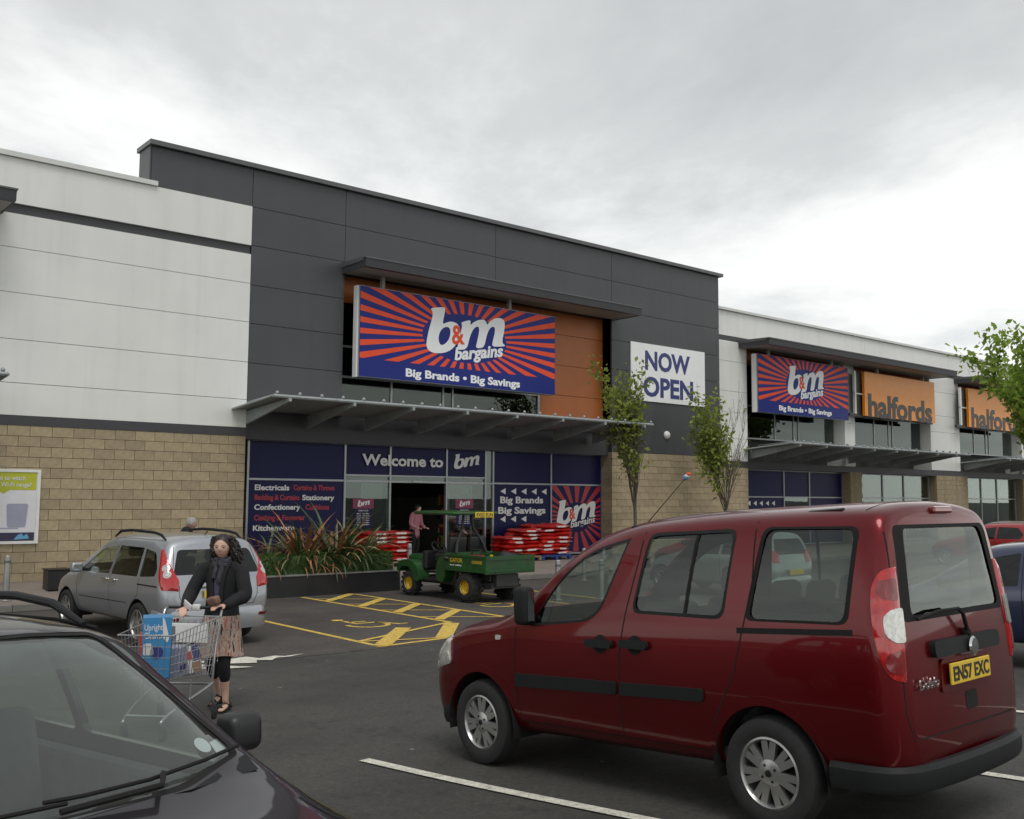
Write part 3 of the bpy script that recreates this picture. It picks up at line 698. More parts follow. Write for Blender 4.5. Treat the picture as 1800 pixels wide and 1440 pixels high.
for x0, x1 in ((29.3, 31.43), (38.6, 39.55), (46.15, 49.3), (55.6, 58.6), (66, 80)):
    obj('pier_core', MB().box(x0+.01, x1-.01, YR+.09, 24.59, -.3, 3.07), 'mortar', st)
    blocks(st, x0, x1, -.05, 14, YR, 0, single=False)
sign_canopy(st, 30.95, 45.6, 7.85, 22.0, YR, [(32.2, 7.5, 22.95), (36.6, 7.5, 22.95), (40.2, 7.45, 22.95), (44.2, 7.45, 22.95)])
sign_canopy(st, 48.2, 62, 7.85, 22.0, YR, [(50, 7.45, 22.95), (54.5, 7.45, 22.95)])
brise(st, 31.2, 45.0, 3.78, 21.2, YR, [31.6+1.72*i for i in range(8)])
brise(st, 48.6, 62.0, 3.74, 21.2, YR, [49+1.72*i for i in range(8)])
YQ = 23.8
def frontage(x0, x1, mids, solid):
    for x in [x0]+mids+[x1]: obj('mullion', MB().box(x-.03, x+.03, YQ-.05, YQ+.05, -.1, 3.08), 'alu', st)
    xs = [x0]+mids+[x1]
    for i, (a, c) in enumerate(zip(xs[:-1], xs[1:])):
        for z in (3.06, 2.0, .1): obj('transom', MB().box(a+.03, c-.03, YQ-.047, YQ+.047, z-.025, z+.025), 'alu', st)
        for z0, z1 in ((2.025, 3.035), (.125, 1.975)):
            if solid and not (i == 1 and z1 < 2): 
                p = obj('window_panel', MB().box(a+.03, c-.03, YQ-.01, YQ+.01, z0, z1), 'vinyl_blue', st)
                if i == 0 and z1 < 2:
                    for k in range(5): x = a+.35+k*.4; obj('arrow_print', MB().prism([(x, 1.75), (x+.21, 1.85), (x+.21, 1.65)], YQ-.016, YQ-.011), 'print_white', p)
            else: obj('window_pane', MB().box(a+.03, c-.03, YQ-.004, YQ+.004, z0, z1), 'shop_glass', st)
    obj('interior_wall', MB().box(x0, x1, 24.5, 24.55, 0, 3.1), 'dark_room', st)
frontage(31.5, 38.55, [34.26, 36.06], True)
frontage(39.6, 46.1, [41.87, 43.73], False)
frontage(49.35, 55.5, [51.5, 53.3], False)
frontage(58.6, 66, [61, 63.4], False)
bm_sign(31.45, 37.75, 5.25, 7.5, 22.9, 'smaller sunburst bargain store sign on the right white store')
def hal_sign(x0, x1, label):
    s = thing('store_sign', label, 'sign', ((x0+x1)/2, 22.9, 6.5)); w = x1-x0
    obj('sign_face', MB().box(-w/2, w/2, 0, .12, -.96, .96), 'sign_orange', s)
    f = obj('lower_rail', MB().box(-w/2-1.0, w/2, .13, .24, -1.02, -.9), 'print_black', s)
    obj('wording', fit_text('halfords', -w/2+.25, w/2-.3, -.95, .98, -.006, .035, extrude=.004), 'print_black', s)
    m = MB(); m.box(-w/2-.62, -w/2-.5, .1, .2, -.9, .96); m.box(-w/2-.62, -w/2, .101, .199, -.05, .0); obj('end_panel', m, 'white_plastic', s)
    obj('back_panel', MB().box(-w/2-.45, -w/2-.01, .15, .25, -.89, .9), 'black_plastic', s)
hal_sign(39.06, 45.2, 'orange halfords sign with black letters nearest the sunburst signs')
hal_sign(48.6, 54.8, 'farther orange halfords sign half hidden by the leafy tree')
# ================================================================== vehicle materials
def PAINT(name, col, flake=.25, rough=.3, coat=1.0): return M(name, col, rough, metal=flake, var=.04, vs=1.5, coat=coat, bump=.015, bs=2.0, dist=.01)
M('paint_red', (.125, .0035, .006), .33, metal=.62, var=.04, vs=1.5, coat=.6, spec=.2)
PAINT('paint_silver', (.35, .365, .39), .6, .36)
M('paint_dark', (.010, .008, .010), .35, metal=0, var=.05, vs=1.5, coat=.7, spec=.2)
PAINT('paint_red2', (.30, .012, .012), .1)
PAINT('paint_blue', (.02, .028, .07), .3)
PAINT('paint_grey', (.30, .33, .34), .6)
GLASS('car_glass', (.76, .84, .80), 1.25)
GLASS('car_glass_rear', (.52, .59, .55), 1.3)
GLASS('car_glass_dark', (.22, .25, .24), 1.25)
GLASS('screen_glass', (.70, .78, .75), 1.3, haze=.06)
M('rubber', (.018, .018, .018), .85, var=.2, vs=30, bump=.2)
M('trim', (.012, .0125, .0135), .6, var=.15, vs=8, bump=.1, bs=120, spec=.25)
M('gap', (.004, .003, .003), .9)
M('alloy', (.42, .42, .41), .32, metal=.85, var=.1, vs=12)
M('brake', (.05, .045, .04), .6, metal=.5, var=.2)
M('interior', (.032, .032, .034), .85, var=.15, vs=10)
M('seat_cloth', (.035, .035, .038), .95, var=.2, vs=25)
M('lamp_red', (.40, .008, .010), .12, var=.25, vs=20, coat=1)
M('lamp_dark', (.17, .005, .007), .15, var=.2, vs=30, coat=1)
M('lamp_clear', (.55, .55, .52), .15, metal=.4, var=.25, vs=40, coat=1)
M('lamp_amber', (.5, .2, .08), .2, coat=1)
M('chrome', (.7, .7, .7), .12, metal=1)
M('plate_yellow', (.68, .46, .03), .4, var=.05)
M('mirror_glass', (.5, .52, .52), .03, metal=1)
M('light_trim', (.13, .13, .13), .85, var=.2, vs=8)

class Car:
    """body lofted through sections of key points (half car), hollow shell, window and arch openings cut for real"""
    def __init__(s, root, stations, rho, paint, nx=7, t=.028, nseg=4, npre=3):
        s.root = root; K = len(stations[0])
        A = np.array(stations, float)                                   # S x K x 3
        par = np.arange(len(A)); q = np.linspace(0, len(A)-1, (len(A)-1)*nx+1)
        G = pchip(par, A.reshape(len(A), -1), q).reshape(len(q), K, 3)
        secs = []
        for sec in G:
            pts = [sec[0]]
            for k in range(1, K-1):
                p = sec[k]; a = p+(sec[k-1]-p)*.5*rho[k]; c = p+(sec[k+1]-p)*.5*rho[k]
                for j in range(nseg+1): u = j/nseg; pts.append(a*(1-u)**2+p*2*u*(1-u)+c*u*u)
            pts.append(sec[-1]); secs.append(pts)
        secs = np.array(secs); n = secs.shape[1]
        mir = secs[:, ::-1][:, 1:-1].copy(); mir[:, :, 1] *= -1
        ring = np.concatenate([secs, mir], 1); R = ring.shape[1]; NS = len(ring)
        V = [tuple(p) for r in ring for p in r]; F = []
        for i in range(NS-1):
            for k in range(R): F.append((i*R+k, i*R+(k+1)%R, (i+1)*R+(k+1)%R, (i+1)*R+k))
        for base, fl in ((0, True), ((NS-1)*R, False)):
            for k in range(n-1):
                a, c = base+k, base+k+1; a2, c2 = base+(R-k)%R, base+(R-k-1)%R
                f = [a, c, c2, a2]; f = [x for i, x in enumerate(f) if x not in f[:i]]
                if len(f) > 2: F.append(tuple(f if fl else f[::-1]))
        bm = bmesh.new(); vs = [bm.verts.new(p) for p in V]
        for f in F:
            try: bm.faces.new([vs[i] for i in f])
            except ValueError: pass
        bmesh.ops.remove_doubles(bm, verts=bm.verts, dist=1e-4); bmesh.ops.recalc_face_normals(bm, faces=bm.faces)
        if sum(f.normal.z*f.calc_area() for f in bm.faces if f.calc_center_median().z > 1.1) < 0: bmesh.ops.reverse_faces(bm, faces=bm.faces)
        s.bvh = BVHTree.FromBMesh(bm); bm.normal_update(); s.vn = None
        me = bpy.data.meshes.new('shell'); bm.to_mesh(me)
        s.src = me
        # shell
        bm2 = bm.copy(); bm.free(); bm2.verts.index_update(); nrm = [v.normal.copy() for v in bm2.verts]
        geom = bmesh.ops.duplicate(bm2, geom=bm2.verts[:]+bm2.edges[:]+bm2.faces[:])
        nv = [g for g in geom['geom'] if isinstance(g, bmesh.types.BMVert)]; nf = [g for g in geom['geom'] if isinstance(g, bmesh.types.BMFace)]
        for v, nn in zip(nv, nrm): v.co -= nn*t
        bmesh.ops.reverse_faces(bm2, faces=nf)
        for f in nf: f.material_index = 1
        s.me = bpy.data.meshes.new('body'); bm2.to_mesh(s.me); bm2.free()
        s.me.materials.append(MAT[paint]); s.me.materials.append(MAT['interior'])
        s.cut = []
    def cutter(s, poly, ax, d0, d1): s.cut.append(MB().prism(poly, d0, d1, ax))
    def finish(s, name='body'):
        o = bpy.data.objects.new('b', s.me); COL.objects.link(o)
        allc = MB(); cs = []
        for c in s.cut:
            me = me_from(c, 'cut'); co = bpy.data.objects.new('cut', me); COL.objects.link(co); cs.append(co)
            m = o.modifiers.new('b', 'BOOLEAN'); m.operation = 'DIFFERENCE'; m.object = co; m.solver = 'EXACT'; m.use_hole_tolerant = False
        me = eval_mesh(o); bpy.data.objects.remove(o)
        for c in cs: d = c.data; bpy.data.objects.remove(c); bpy.data.meshes.remove(d)
        me.shade_smooth(); me.set_sharp_from_angle(angle=radians(38))
        # custom normals from the uncut smooth surface so that reflections stay clean round the openings
        src = s.src; src.shade_smooth(); kd_n = [v.normal.copy() for v in src.vertices]
        loops = []; pol_of = {}
        for p in me.polygons:
            for li in p.loop_indices: pol_of[li] = p
        for li, lp in enumerate(me.loops):
            p = pol_of[li]; co = me.vertices[lp.vertex_index].co
            hit = s.bvh.find_nearest(co)
            if p.material_index == 0 and hit[0] is not None and hit[3] < .004:
                sp = src.polygons[hit[2]]; w = 0; nn = Vector((0, 0, 0))
                for vi in sp.vertices:
                    d = (src.vertices[vi].co-hit[0]).length; q = 1/(d*d+1e-7); nn += kd_n[vi]*q; w += q
                nn.normalize()
                loops.append(nn if nn.dot(p.normal) > .55 else p.normal.copy())
            else: loops.append(p.normal.copy() if p.material_index == 0 else Vector(me.corner_normals[li].vector))
        me.normals_split_custom_set([tuple(v) for v in loops])
        s.body = obj(name, me, None, s.root); return s.body
    def hit(s, p, d, far=4.0):
        h = s.bvh.ray_cast(Vector(p), Vector(d), far); return (h[0], h[1]) if h[0] is not None else (None, None)
    def proj(s, a, c, ax, sgn):
        """ray on to the body: ax 'y': (x,z) from the side; 'x': (y,z) from front/back; 'z': (x,y) from above"""
        if ax == 'y': return s.hit((a, 2.5*sgn, c), (0, -sgn, 0))
        if ax == 'x': return s.hit((6*sgn if sgn > 0 else -4, a, c), (-sgn, 0, 0), 8)
        if ax == 'c': h = .70710678; return s.hit((a*h-3*h, sgn*(a*h+3*h), c), (h, -sgn*h, 0), 6)      # rear corner, seen diagonally
        return s.hit((a, c, 4), (0, 0, -1))
    def patch(s, name, poly, ax, sgn, mat, off=.004, th=.0, parent=None, step=.06, hole=None, smooth=True, bulge=0.0):
        """panel lying on the body over a 2D outline; th>0 gives it a rim"""
        pts = [Vector(p) for p in poly]; n = len(pts); edges = [(i, (i+1) % n) for i in range(n)]
        if hole:
            h0 = len(pts); pts += [Vector(p) for p in hole]; k = len(hole); edges += [(h0+i, h0+(i+1) % k) for i in range(k)]
        xs = [p[0] for p in poly]; zs = [p[1] for p in poly]
        def inside(p, Q):
            c = False; j = len(Q)-1
            for i in range(len(Q)):
                if (Q[i][1] > p[1]) != (Q[j][1] > p[1]) and p[0] < (Q[j][0]-Q[i][0])*(p[1]-Q[i][1])/(Q[j][1]-Q[i][1])+Q[i][0]: c = not c
                j = i
            return c
        def dist(p, Q): return min((Vector(p)-Vector(q)).length for q in Q)
        a = min(xs)+step/2
        while a < max(xs):
            c = min(zs)+step/2
            while c < max(zs):
                if inside((a, c), poly) and not (hole and inside((a, c), hole)) and dist((a, c), poly) > step*.35: pts.append(Vector((a, c)))
                c += step
            a += step
        V, E_, F, *_ = delaunay_2d_cdt(pts, edges, [], 0, 1e-6)
        keep = []
        for f in F:
            cx_ = sum((V[i] for i in f), Vector((0, 0)))/len(f)
            if inside(cx_, poly) and not (hole and inside(cx_, hole)): keep.append(tuple(f))
        out_ = []; last = None; low = []
        for v in V:
            p, nn = s.proj(v[0], v[1], ax, sgn)
            if p is None:
                bn = s.bvh.find_nearest(Vector((v[0], .9*sgn, v[1])) if ax == 'y' else Vector((v[0]*.707-.7, sgn*(v[0]*.707+.7), v[1])) if ax == 'c' else Vector((3.3*sgn if sgn > 0 else -1, v[0], v[1])) if ax == 'x' else Vector((v[0], v[1], 1.6)))
                p, nn = bn[0], bn[1]
            if nn.dot(Vector((0, sgn, 0)) if ax == 'y' else Vector((-1, sgn, 0)) if ax == 'c' else Vector((sgn, 0, 0)) if ax == 'x' else Vector((0, 0, 1))) < 0: nn = -nn
            bb = 0
            if bulge: bb = bulge*min(1, dist((v[0], v[1]), poly)/.06)**.5
            out_.append(p+nn*(off+bb)); low.append(p+nn*(off-th))
        m = MB(); m.v = [tuple(p) for p in out_]; m.f = list(keep)
        if th:
            cnt = {}
            for f in keep:
                for i in range(len(f)): e = (f[i], f[(i+1) % len(f)]); cnt[e] = cnt.get(e, 0)+1
            o = len(m.v); m.v += [tuple(p) for p in low]
            for (i, j) in cnt:
                if (j, i) not in cnt: m.f.append((j, i, i+o, j+o))
        ob = obj(name, m, mat, parent or s.root, smooth, 50)
        return ob
    def ribbon(s, name, pts, w, ax, sgn, mat, off=.0015, parent=None, step=.05):
        m = MB(); P = []
        for p, q in zip(pts[:-1], pts[1:]):
            p, q = Vector(p), Vector(q); n = max(1, int((q-p).length/step)); P += [p+(q-p)*k/n for k in range(n)]
        P.append(Vector(pts[-1]))
        for i, p in enumerate(P):
            d = (P[min(i+1, len(P)-1)]-P[max(i-1, 0)]).normalized(); nn = Vector((-d.y, d.x))*w/2; row = []
            for sg in (1, -1):
                h, hn = s.proj(p.x+nn.x*sg, p.y+nn.y*sg, ax, sgn)
                if h is None: break
                if hn.dot(Vector((0, sgn, 0)) if ax == 'y' else Vector((sgn, 0, 0)) if ax == 'x' else Vector((0, 0, 1))) < 0: hn = -hn
                row.append(tuple(h+hn*off))
            if len(row) == 2:
                m.v += row; k = len(m.v)
                if k > 2: m.f.append((k-4, k-3, k-1, k-2))
        if m.f: return obj(name, m, mat, parent or s.root)
def circle(cx, cz, r, n=24, a0=0, a1=2*pi): return [(cx+r*cos(a0+(a1-a0)*i/n), cz+r*sin(a0+(a1-a0)*i/n)) for i in range(n)]
def wheel(root, x, y, r, w, side, style, rim_r=None, rimmat='alloy'):
    """tyre, rim and disc; axle along y; side=+1 left"""
    rim_r = rim_r or r*.66; T = Matrix.Translation((x, y, r)) @ Matrix.Rotation(-pi/2*side, 4, 'X')      # local +z points outwards
    wv = w/2
    e = bpy.data.objects.new('wheel', None); COL.objects.link(e); e.parent = root
    prof = [(rim_r-.012, wv-.02), (rim_r+.01, wv-.004), (r*.86, wv), (r*.95, wv-.012), (r-.008, wv-.035), (r, wv-.06), (r, -wv+.06), (r-.01, -wv+.03), (r*.9, -wv), (rim_r, -wv+.01)]
    o = obj('tyre', MB().lathe(prof, 40, T), 'rubber', e, True)
    m = MB(); m.lathe([(rim_r, wv-.012), (rim_r-.012, wv-.006), (rim_r-.022, wv-.02), (rim_r-.03, -wv+.03)], 40, T)
    z1 = wv-.02; z0 = wv-.045
    def spoke(a, w0, w1, r0, r1):
        ca, sa = cos(a), sin(a)
        def Q(rr, t, z): return T @ Vector((rr*ca-t*sa, rr*sa+t*ca, z))
        v = [Q(r0, -w0, z1), Q(r0, w0, z1), Q(r1, w1, z1-.004), Q(r1, -w1, z1-.004), Q(r0, -w0, z0), Q(r0, w0, z0), Q(r1, w1, z0-.01), Q(r1, -w1, z0-.01)]
        m.add(v, [(0,1,2,3),(4,7,6,5),(0,4,5,1),(1,5,6,2),(2,6,7,3),(3,7,4,0)])
    if style == 'doblo':
        for k in range(7):
            a = 2*pi*k/7+.2
            for dd in (-.17, .17): spoke(a+dd*1.0, .02, .021, .05, rim_r-.015)
        m.lathe([(0, z1+.012), (.05, z1+.01), (.075, z1), (.08, z0)], 24, T)
    elif style == 'steel':
        m.lathe([(0, z0+.03), (.05, z0+.03), (.07, z0-.01), (rim_r*.6, z0), (rim_r*.75, z0-.02), (rim_r-.02, z0-.015)], 32, T)
    else:
        for k in range(style): spoke(2*pi*k/style+.3, .035, .028, .04, rim_r-.012)
        m.lathe([(0, z1+.01), (.045, z1+.008), (.07, z1-.002), (.075, z0)], 24, T)
    obj('rim', m, rimmat, e, True, 35)
    obj('brake_disc', MB().lathe([(0, z0-.05), (rim_r*.82, z0-.05), (rim_r*.82, z0-.07)], 24, T), 'brake', e)
    if style == 'doblo':
        b = MB()
        for k in range(4): a = 2*pi*k/4+.5; b.ellipsoid(T @ Vector((.048*cos(a), .048*sin(a), z1+.008)), (.009, .009, .009), 8, 5)
        obj('wheel_bolts', b, 'gap', e); obj('centre_cap', MB().lathe([(0, z1+.02), (.018, z1+.018), (.021, z1+.008)], 16, T), 'gap', e, True)
    return e
def liner(root, x, r, y0, y1):
    m = MB(); n = 18
    for i in range(n+1):
        a = pi*1.12*i/n-pi*.06; m.v += [(x+r*cos(a), y0, .3+r*sin(a)), (x+r*cos(a), y1, .3+r*sin(a))]
        if i: k = 2*i; m.f.append((k-2, k-1, k+1, k))
    o = len(m.v); m.v.append((x, y0, .3)); 
    for i in range(n): m.f.append((2*i, 2*i+2, o))
    obj('wheel_arch', m, 'gap', root)
def seat(root, x, y, z, w=.5, back=.62, tilt=.2, mat='seat_cloth', head=True):
    e = bpy.data.objects.new('seat', None); COL.objects.link(e); e.parent = root
    obj('cushion', MB().bevbox(x-.25, x+.27, y-w/2, y+w/2, z-.12, z+.04, .05, 3), mat, e, True, 60)
    b = MB().bevbox(-.07, .06, -w/2, w/2, 0, back, .05, 3); me = me_from(b, 'backrest', True, 60)
    me.transform(Matrix.Translation((x-.22, y, z)) @ Matrix.Rotation(-tilt, 4, 'Y')); obj('backrest', me, mat, e)
    if head:
        h = MB().bevbox(-.05, .05, -.13, .13, back+.04, back+.22, .045, 3); h.tube([(0, -.06, back-.05), (0, -.06, back+.08)], .008, 6); h.tube([(0, .06, back-.05), (0, .06, back+.08)], .008, 6)
        me = me_from(h, 'headrest', True, 60); me.transform(Matrix.Translation((x-.22, y, z)) @ Matrix.Rotation(-tilt, 4, 'Y')); obj('headrest', me, mat, e)
    return e
def steering(root, x, y, z):
    T = Matrix.Translation((x, y, z)) @ Matrix.Rotation(radians(-62), 4, 'Y'); m = MB()
    pts = [T @ Vector((.18*cos(a), .18*sin(a), 0)) for a in [2*pi*i/20 for i in range(21)]]; m.tube(pts, .014, 6, False)
    m.tube([T @ Vector((-.16, 0, 0)), T @ Vector((.16, 0, 0))], .016, 6); m.tube([T @ Vector((0, 0, 0)), T @ Vector((0, 0, -.25))], .03, 6)
    obj('steering_wheel', m, 'interior', root, True)
def door_mirror(car, x, y, z, sgn, mat, w=.11, h=.13, d=.09):
    m = MB().bevbox(x-d, x+d, 0, w*2, z, z+h*2, min(w, h, d)*.62, 4); o = len(m.v)
    m.v = [(a, sgn*(b+y), c) for a, b, c in m.v]
    e = obj('door_mirror', m, mat, car.root, True, 60)
    obj('mirror_glass', MB().box(x-d-.004, x-d+.004, min(sgn*(y+.03), sgn*(y+2*w-.03)), max(sgn*(y+.03), sgn*(y+2*w-.03)), z+.03, z+2*h-.03), 'mirror_glass', e)
    obj('mirror_arm', MB().tube([(x, sgn*(y-.08), z+.03), (x, sgn*(y+.05), z+.06)], .03, 8), 'trim', e, True)
    return e
def sect(x, *yz, dx=None):
    """one station: key points (y, z) at x (optionally per-key x offsets)"""
    return [(x+(dx[i] if dx else 0), p[0], p[1]) for i, p in enumerate(yz)]
# ================================================================== red van
VAN = thing('van', 'dark red passenger van with EN57 EXC plate parked beside the white bay line', 'van', (5.59, 3.47, .053))
def pose(root, th, pit, roll=0): root.rotation_euler = (Matrix.Rotation(radians(th), 3, 'Z') @ Matrix.Rotation(radians(pit), 3, 'Y') @ Matrix.Rotation(radians(roll), 3, 'X')).to_euler()
pose(VAN, 91.76, 3.26); VAN.scale = (.985, .945, 1)
rd = [0, 0, 0, .03, .07, .07]
van_st = [
 sect(-.80, (0,.36),(.45,.36),(.60,.42),(.66,.62),(.655,1.1),(.57,1.60),(.52,1.70),(.3,1.735),(0,1.745), dx=[0,0,-.01,-.02,0,.04,.06,.05,.045]),
 sect(-.775, (0,.34),(.50,.34),(.73,.41),(.79,.62),(.785,1.1),(.685,1.62),(.615,1.735),(.35,1.777),(0,1.787), dx=[0,0,0,0,0,.04,.06,.055,.05]),
 sect(-.67, (0,.30),(.60,.30),(.79,.37),(.845,.62),(.838,1.1),(.722,1.64),(.65,1.752),(.38,1.80),(0,1.812), dx=[0,0,0,0,0,.02,.03,.03,.03]),
 sect(-.3, (0,.28),(.62,.28),(.80,.345),(.855,.62),(.848,1.09),(.735,1.64),(.662,1.757),(.4,1.806),(0,1.82)),
 sect(.3, (0,.27),(.62,.27),(.80,.335),(.858,.62),(.85,1.08),(.738,1.635),(.665,1.755),(.4,1.805),(0,1.82)),
 sect(.95, (0,.26),(.62,.26),(.80,.325),(.86,.62),(.85,1.06),(.738,1.615),(.662,1.73),(.4,1.782),(0,1.797)),
 sect(1.38, (0,.26),(.62,.26),(.80,.32),(.86,.62),(.85,1.05),(.735,1.55),(.648,1.655),(.4,1.722),(0,1.74)),
 sect(1.75, (0,.26),(.62,.26),(.80,.32),(.858,.62),(.848,1.035),(.762,1.38),(.69,1.47),(.43,1.545),(0,1.57)),
 sect(2.12, (0,.25),(.62,.25),(.80,.31),(.857,.62),(.845,1.02),(.805,1.125),(.755,1.19),(.48,1.275),(0,1.305)),
 sect(2.36, (0,.25),(.62,.25),(.80,.30),(.855,.62),(.84,.99),(.81,1.04),(.735,1.085),(.45,1.125),(0,1.14)),
 sect(2.85, (0,.24),(.60,.24),(.79,.29),(.845,.60),(.825,.91),(.785,.965),(.70,1.0),(.42,1.035),(0,1.045)),
 sect(3.08, (0,.23),(.58,.23),(.76,.28),(.815,.57),(.78,.83),(.73,.875),(.64,.905),(.4,.93),(0,.94)),
 sect(3.24, (0,.23),(.50,.23),(.66,.28),(.71,.53),(.67,.72),(.62,.76),(.54,.785),(.32,.81),(0,.82)),
 sect(3.31, (0,.26),(.35,.26),(.46,.30),(.50,.50),(.46,.62),(.42,.66),(.36,.68),(.2,.70),(0,.705))]
RHO = [0, .5, .8, .95, .75, .8, .8, .9, 0]
car = Car(VAN, van_st, RHO, 'paint_red')
win_f = rounded([(1.06,1.648),(1.43,1.575),(1.70,1.40),(1.95,1.09),(1.945,1.045),(1.30,1.105)], [.02,.15,.2,.04,.03,.17])
win_m = rounded([(.89,1.675),(.19,1.685),(.26,1.15),(1.0,1.165)], .07)
win_r = rounded([(.005,1.688),(-.615,1.675),(-.56,1.15),(.11,1.15)], .06)
win_b = rounded([(-.60,1.675),(.60,1.675),(.665,1.16),(-.665,1.16)], .06)
win_w = rounded([(-.60,1.63),(.60,1.63),(.735,1.17),(.5,1.14),(-.5,1.14),(-.735,1.17)], .05)
for w_ in (win_f, win_m, win_r): car.cutter(w_, 'y', -1.3, 1.3)
car.cutter(win_b, 'x', -1.3, -.5); car.cutter(win_w, 'x', 1.2, 3.0)
for x in (0, 2.566):
    c = [(x+.37*cos(a), .31+.37*sin(a)) for a in [2*pi*i/36 for i in range(36)]]
    car.cutter(c, 'y', .45, 1.3); car.cutter(c, 'y', -1.3, -.45)
car.finish()
for sg in (1, -1):
    for nm, w_ in (('window', win_f), ('window', win_m), ('window', win_r)):
        g = car.patch(nm, w_, 'y', sg, 'car_glass' if w_ is win_f else 'car_glass_rear', -.008, step=.1)
        def shrink(p, k): 
            cx_ = sum(q[0] for q in p)/len(p); cz_ = sum(q[1] for q in p)/len(p); return [(q[0]+(cx_-q[0])*k[0], q[1]+(cz_-q[1])*k[1]) for q in p]
        k = (.055, .08) if w_ is not win_r else (.09, .055)
        inn = shrink(w_, k)
        car.patch('window_seal', w_, 'y', sg, 'trim' if w_ is not win_r else 'gap', .0015, step=.2, hole=inn, parent=g)
    car.ribbon('window_bar', [(.49, 1.68), (.56, 1.16)], .025, 'y', sg, 'gap', -.004)
    car.ribbon('door_gap', [(2.13, 1.03), (2.15, .7), (2.12, .36)], .008, 'y', sg, 'gap')
    car.ribbon('door_gap', [(.93, 1.74), (.965, 1.5), (1.05, 1.16), (1.10, .9), (1.12, .38)], .009, 'y', sg, 'gap')
    car.ribbon('door_gap', [(.06, 1.77), (.06, 1.35), (.12, 1.1), (.19, .85), (.36, .55), (.42, .38)], .009, 'y', sg, 'gap')
    car.ribbon('door_gap', [(2.12, .365), (.42, .375)], .007, 'y', sg, 'gap')
    car.ribbon('slide_rail', [(.16, 1.093), (-.585, 1.112)], .032, 'y', sg, 'gap', .003)
    car.patch('rub_strip', rounded([(2.13, .615), (2.13, .705), (1.13, .725), (1.13, .645)], .02), 'y', sg, 'trim', .018, .018, step=.15)
    car.patch('rub_strip', rounded([(1.10, .645), (1.10, .725), (.42, .74), (.42, .665)], .02), 'y', sg, 'trim', .018, .018, step=.15)
    for hx, hz in ((1.27, .955), (.96, .965)):
        car.patch('handle_recess', circle(hx, hz, .062, 18), 'y', sg, 'gap', .002, step=.2)
        car.patch('door_handle', rounded([(hx-.12, hz-.022), (hx+.12, hz-.022), (hx+.12, hz+.03), (hx-.12, hz+.03)], .024), 'y', sg, 'trim', .035, .03, step=.1)
    car.patch('side_repeater', rounded([(2.30, .93), (2.36, .93), (2.36, .965), (2.30, .965)], .012), 'y', sg, 'lamp_clear', .008, .008)
    arc = lambda r0, r1, x, a0, a1, n=18: [(x+r1*cos(a0+(a1-a0)*i/n), .31+r1*sin(a0+(a1-a0)*i/n)) for i in range(n+1)]+[(x+r0*cos(a1+(a0-a1)*i/n), .31+r0*sin(a1+(a0-a1)*i/n)) for i in range(n+1)]
    for x in (0, 2.566): car.patch('arch_flare', arc(.372, .425, x, radians(2), radians(178)), 'y', sg, 'paint_red', .004, .012, step=.3, bulge=.018)
    # lamps wrap the rear corners
    sl = rounded([(-.085, 1.455), (.01, 1.44), (.065, 1.36), (.085, 1.22), (.08, 1.05), (.055, .94), (.01, .875), (-.075, .86)], [.01,.04,.06,.06,.06,.05,.04,.01])
    lamp = car.patch('tail_lamp', sl, 'c', sg, 'lamp_red', .006, .006, step=.035, bulge=.012)
    car.patch('lens', rounded([(-.08, 1.06), (-.01, 1.065), (.03, 1.10), (.035, 1.15), (.03, 1.20), (-.01, 1.235), (-.08, 1.24)], .02), 'c', sg, 'lamp_clear', .022, .012, parent=lamp, step=.03)
    for z0, z1 in ((1.27, 1.40), (.90, 1.03)):
        car.patch('reflector', rounded([(-.06, z0), (.03, z0+.02), (.045, (z0+z1)/2), (.03, z1-.02), (-.06, z1)], .03), 'c', sg, 'lamp_dark', .0195, .004, parent=lamp, step=.03)
    car.patch('head_lamp', rounded([(2.92, .72), (3.24, .62), (3.26, .74), (3.08, .90), (2.96, .93)], .03), 'y', sg, 'lamp_clear', .012, .012, step=.04, bulge=.012)
    liner(VAN, 0, .38, sg*.5, sg*.845); liner(VAN, 2.566, .38, sg*.5, sg*.845)
    wheel(VAN, 0, sg*.755, .31, .19, sg, 'doblo', .2); wheel(VAN, 2.566, sg*.755, .31, .19, sg, 'doblo', .2)
    door_mirror(car, 1.98, .825, 1.055, sg, 'trim', .062, .135, .07)
    seat(VAN, 1.35, sg*.36, .62, .5, .60); seat(VAN, .42, sg*.42, .64, .5, .52)
seat(VAN, .42, 0, .64, .3, .5)
# rear door furniture
car.patch('window', win_b, 'x', -1, 'car_glass_rear', -.006, step=.12)
car.patch('window_seal', win_b, 'x', -1, 'gap', .0015, step=.2, hole=rounded([(-.52,1.655),(.50,1.655),(.56,1.19),(-.60,1.19)], .05))
car.patch('windscreen', win_w, 'x', 1, 'screen_glass', -.006, step=.12)
for sg in (1, -1): car.ribbon('tailgate_gap', [(sg*.672, 1.64), (sg*.69, 1.45), (sg*.715, 1.1), (sg*.715, .7), (sg*.66, .56)], .008, 'x', -1, 'gap')
car.ribbon('tailgate_gap', [(-.66, .56), (.66, .56)], .008, 'x', -1, 'gap')
for sg in (1, -1): car.ribbon('tailgate_gap', [(-.60, sg*.70), (-.60, sg*.6), (-.60, sg*.3), (-.60, 0)], .008, 'z', 1, 'gap')
hd = car.patch('tailgate_handle', rounded([(-.46, .955), (.40, .955), (.40, 1.045), (-.46, 1.045)], .035), 'x', -1, 'trim', .035, .035, step=.12)
obj('badge', MB().lathe([(0, .012), (.045, .01), (.055, 0)], 20, Matrix.Translation((-.855, -.05, .985)) @ Matrix.Rotation(-pi/2, 4, 'Y')), 'chrome', hd, True)
pl = obj('number_plate', MB().bevbox(-.853, -.84, -.26, .26, .80, .915, .004), 'plate_yellow', VAN)
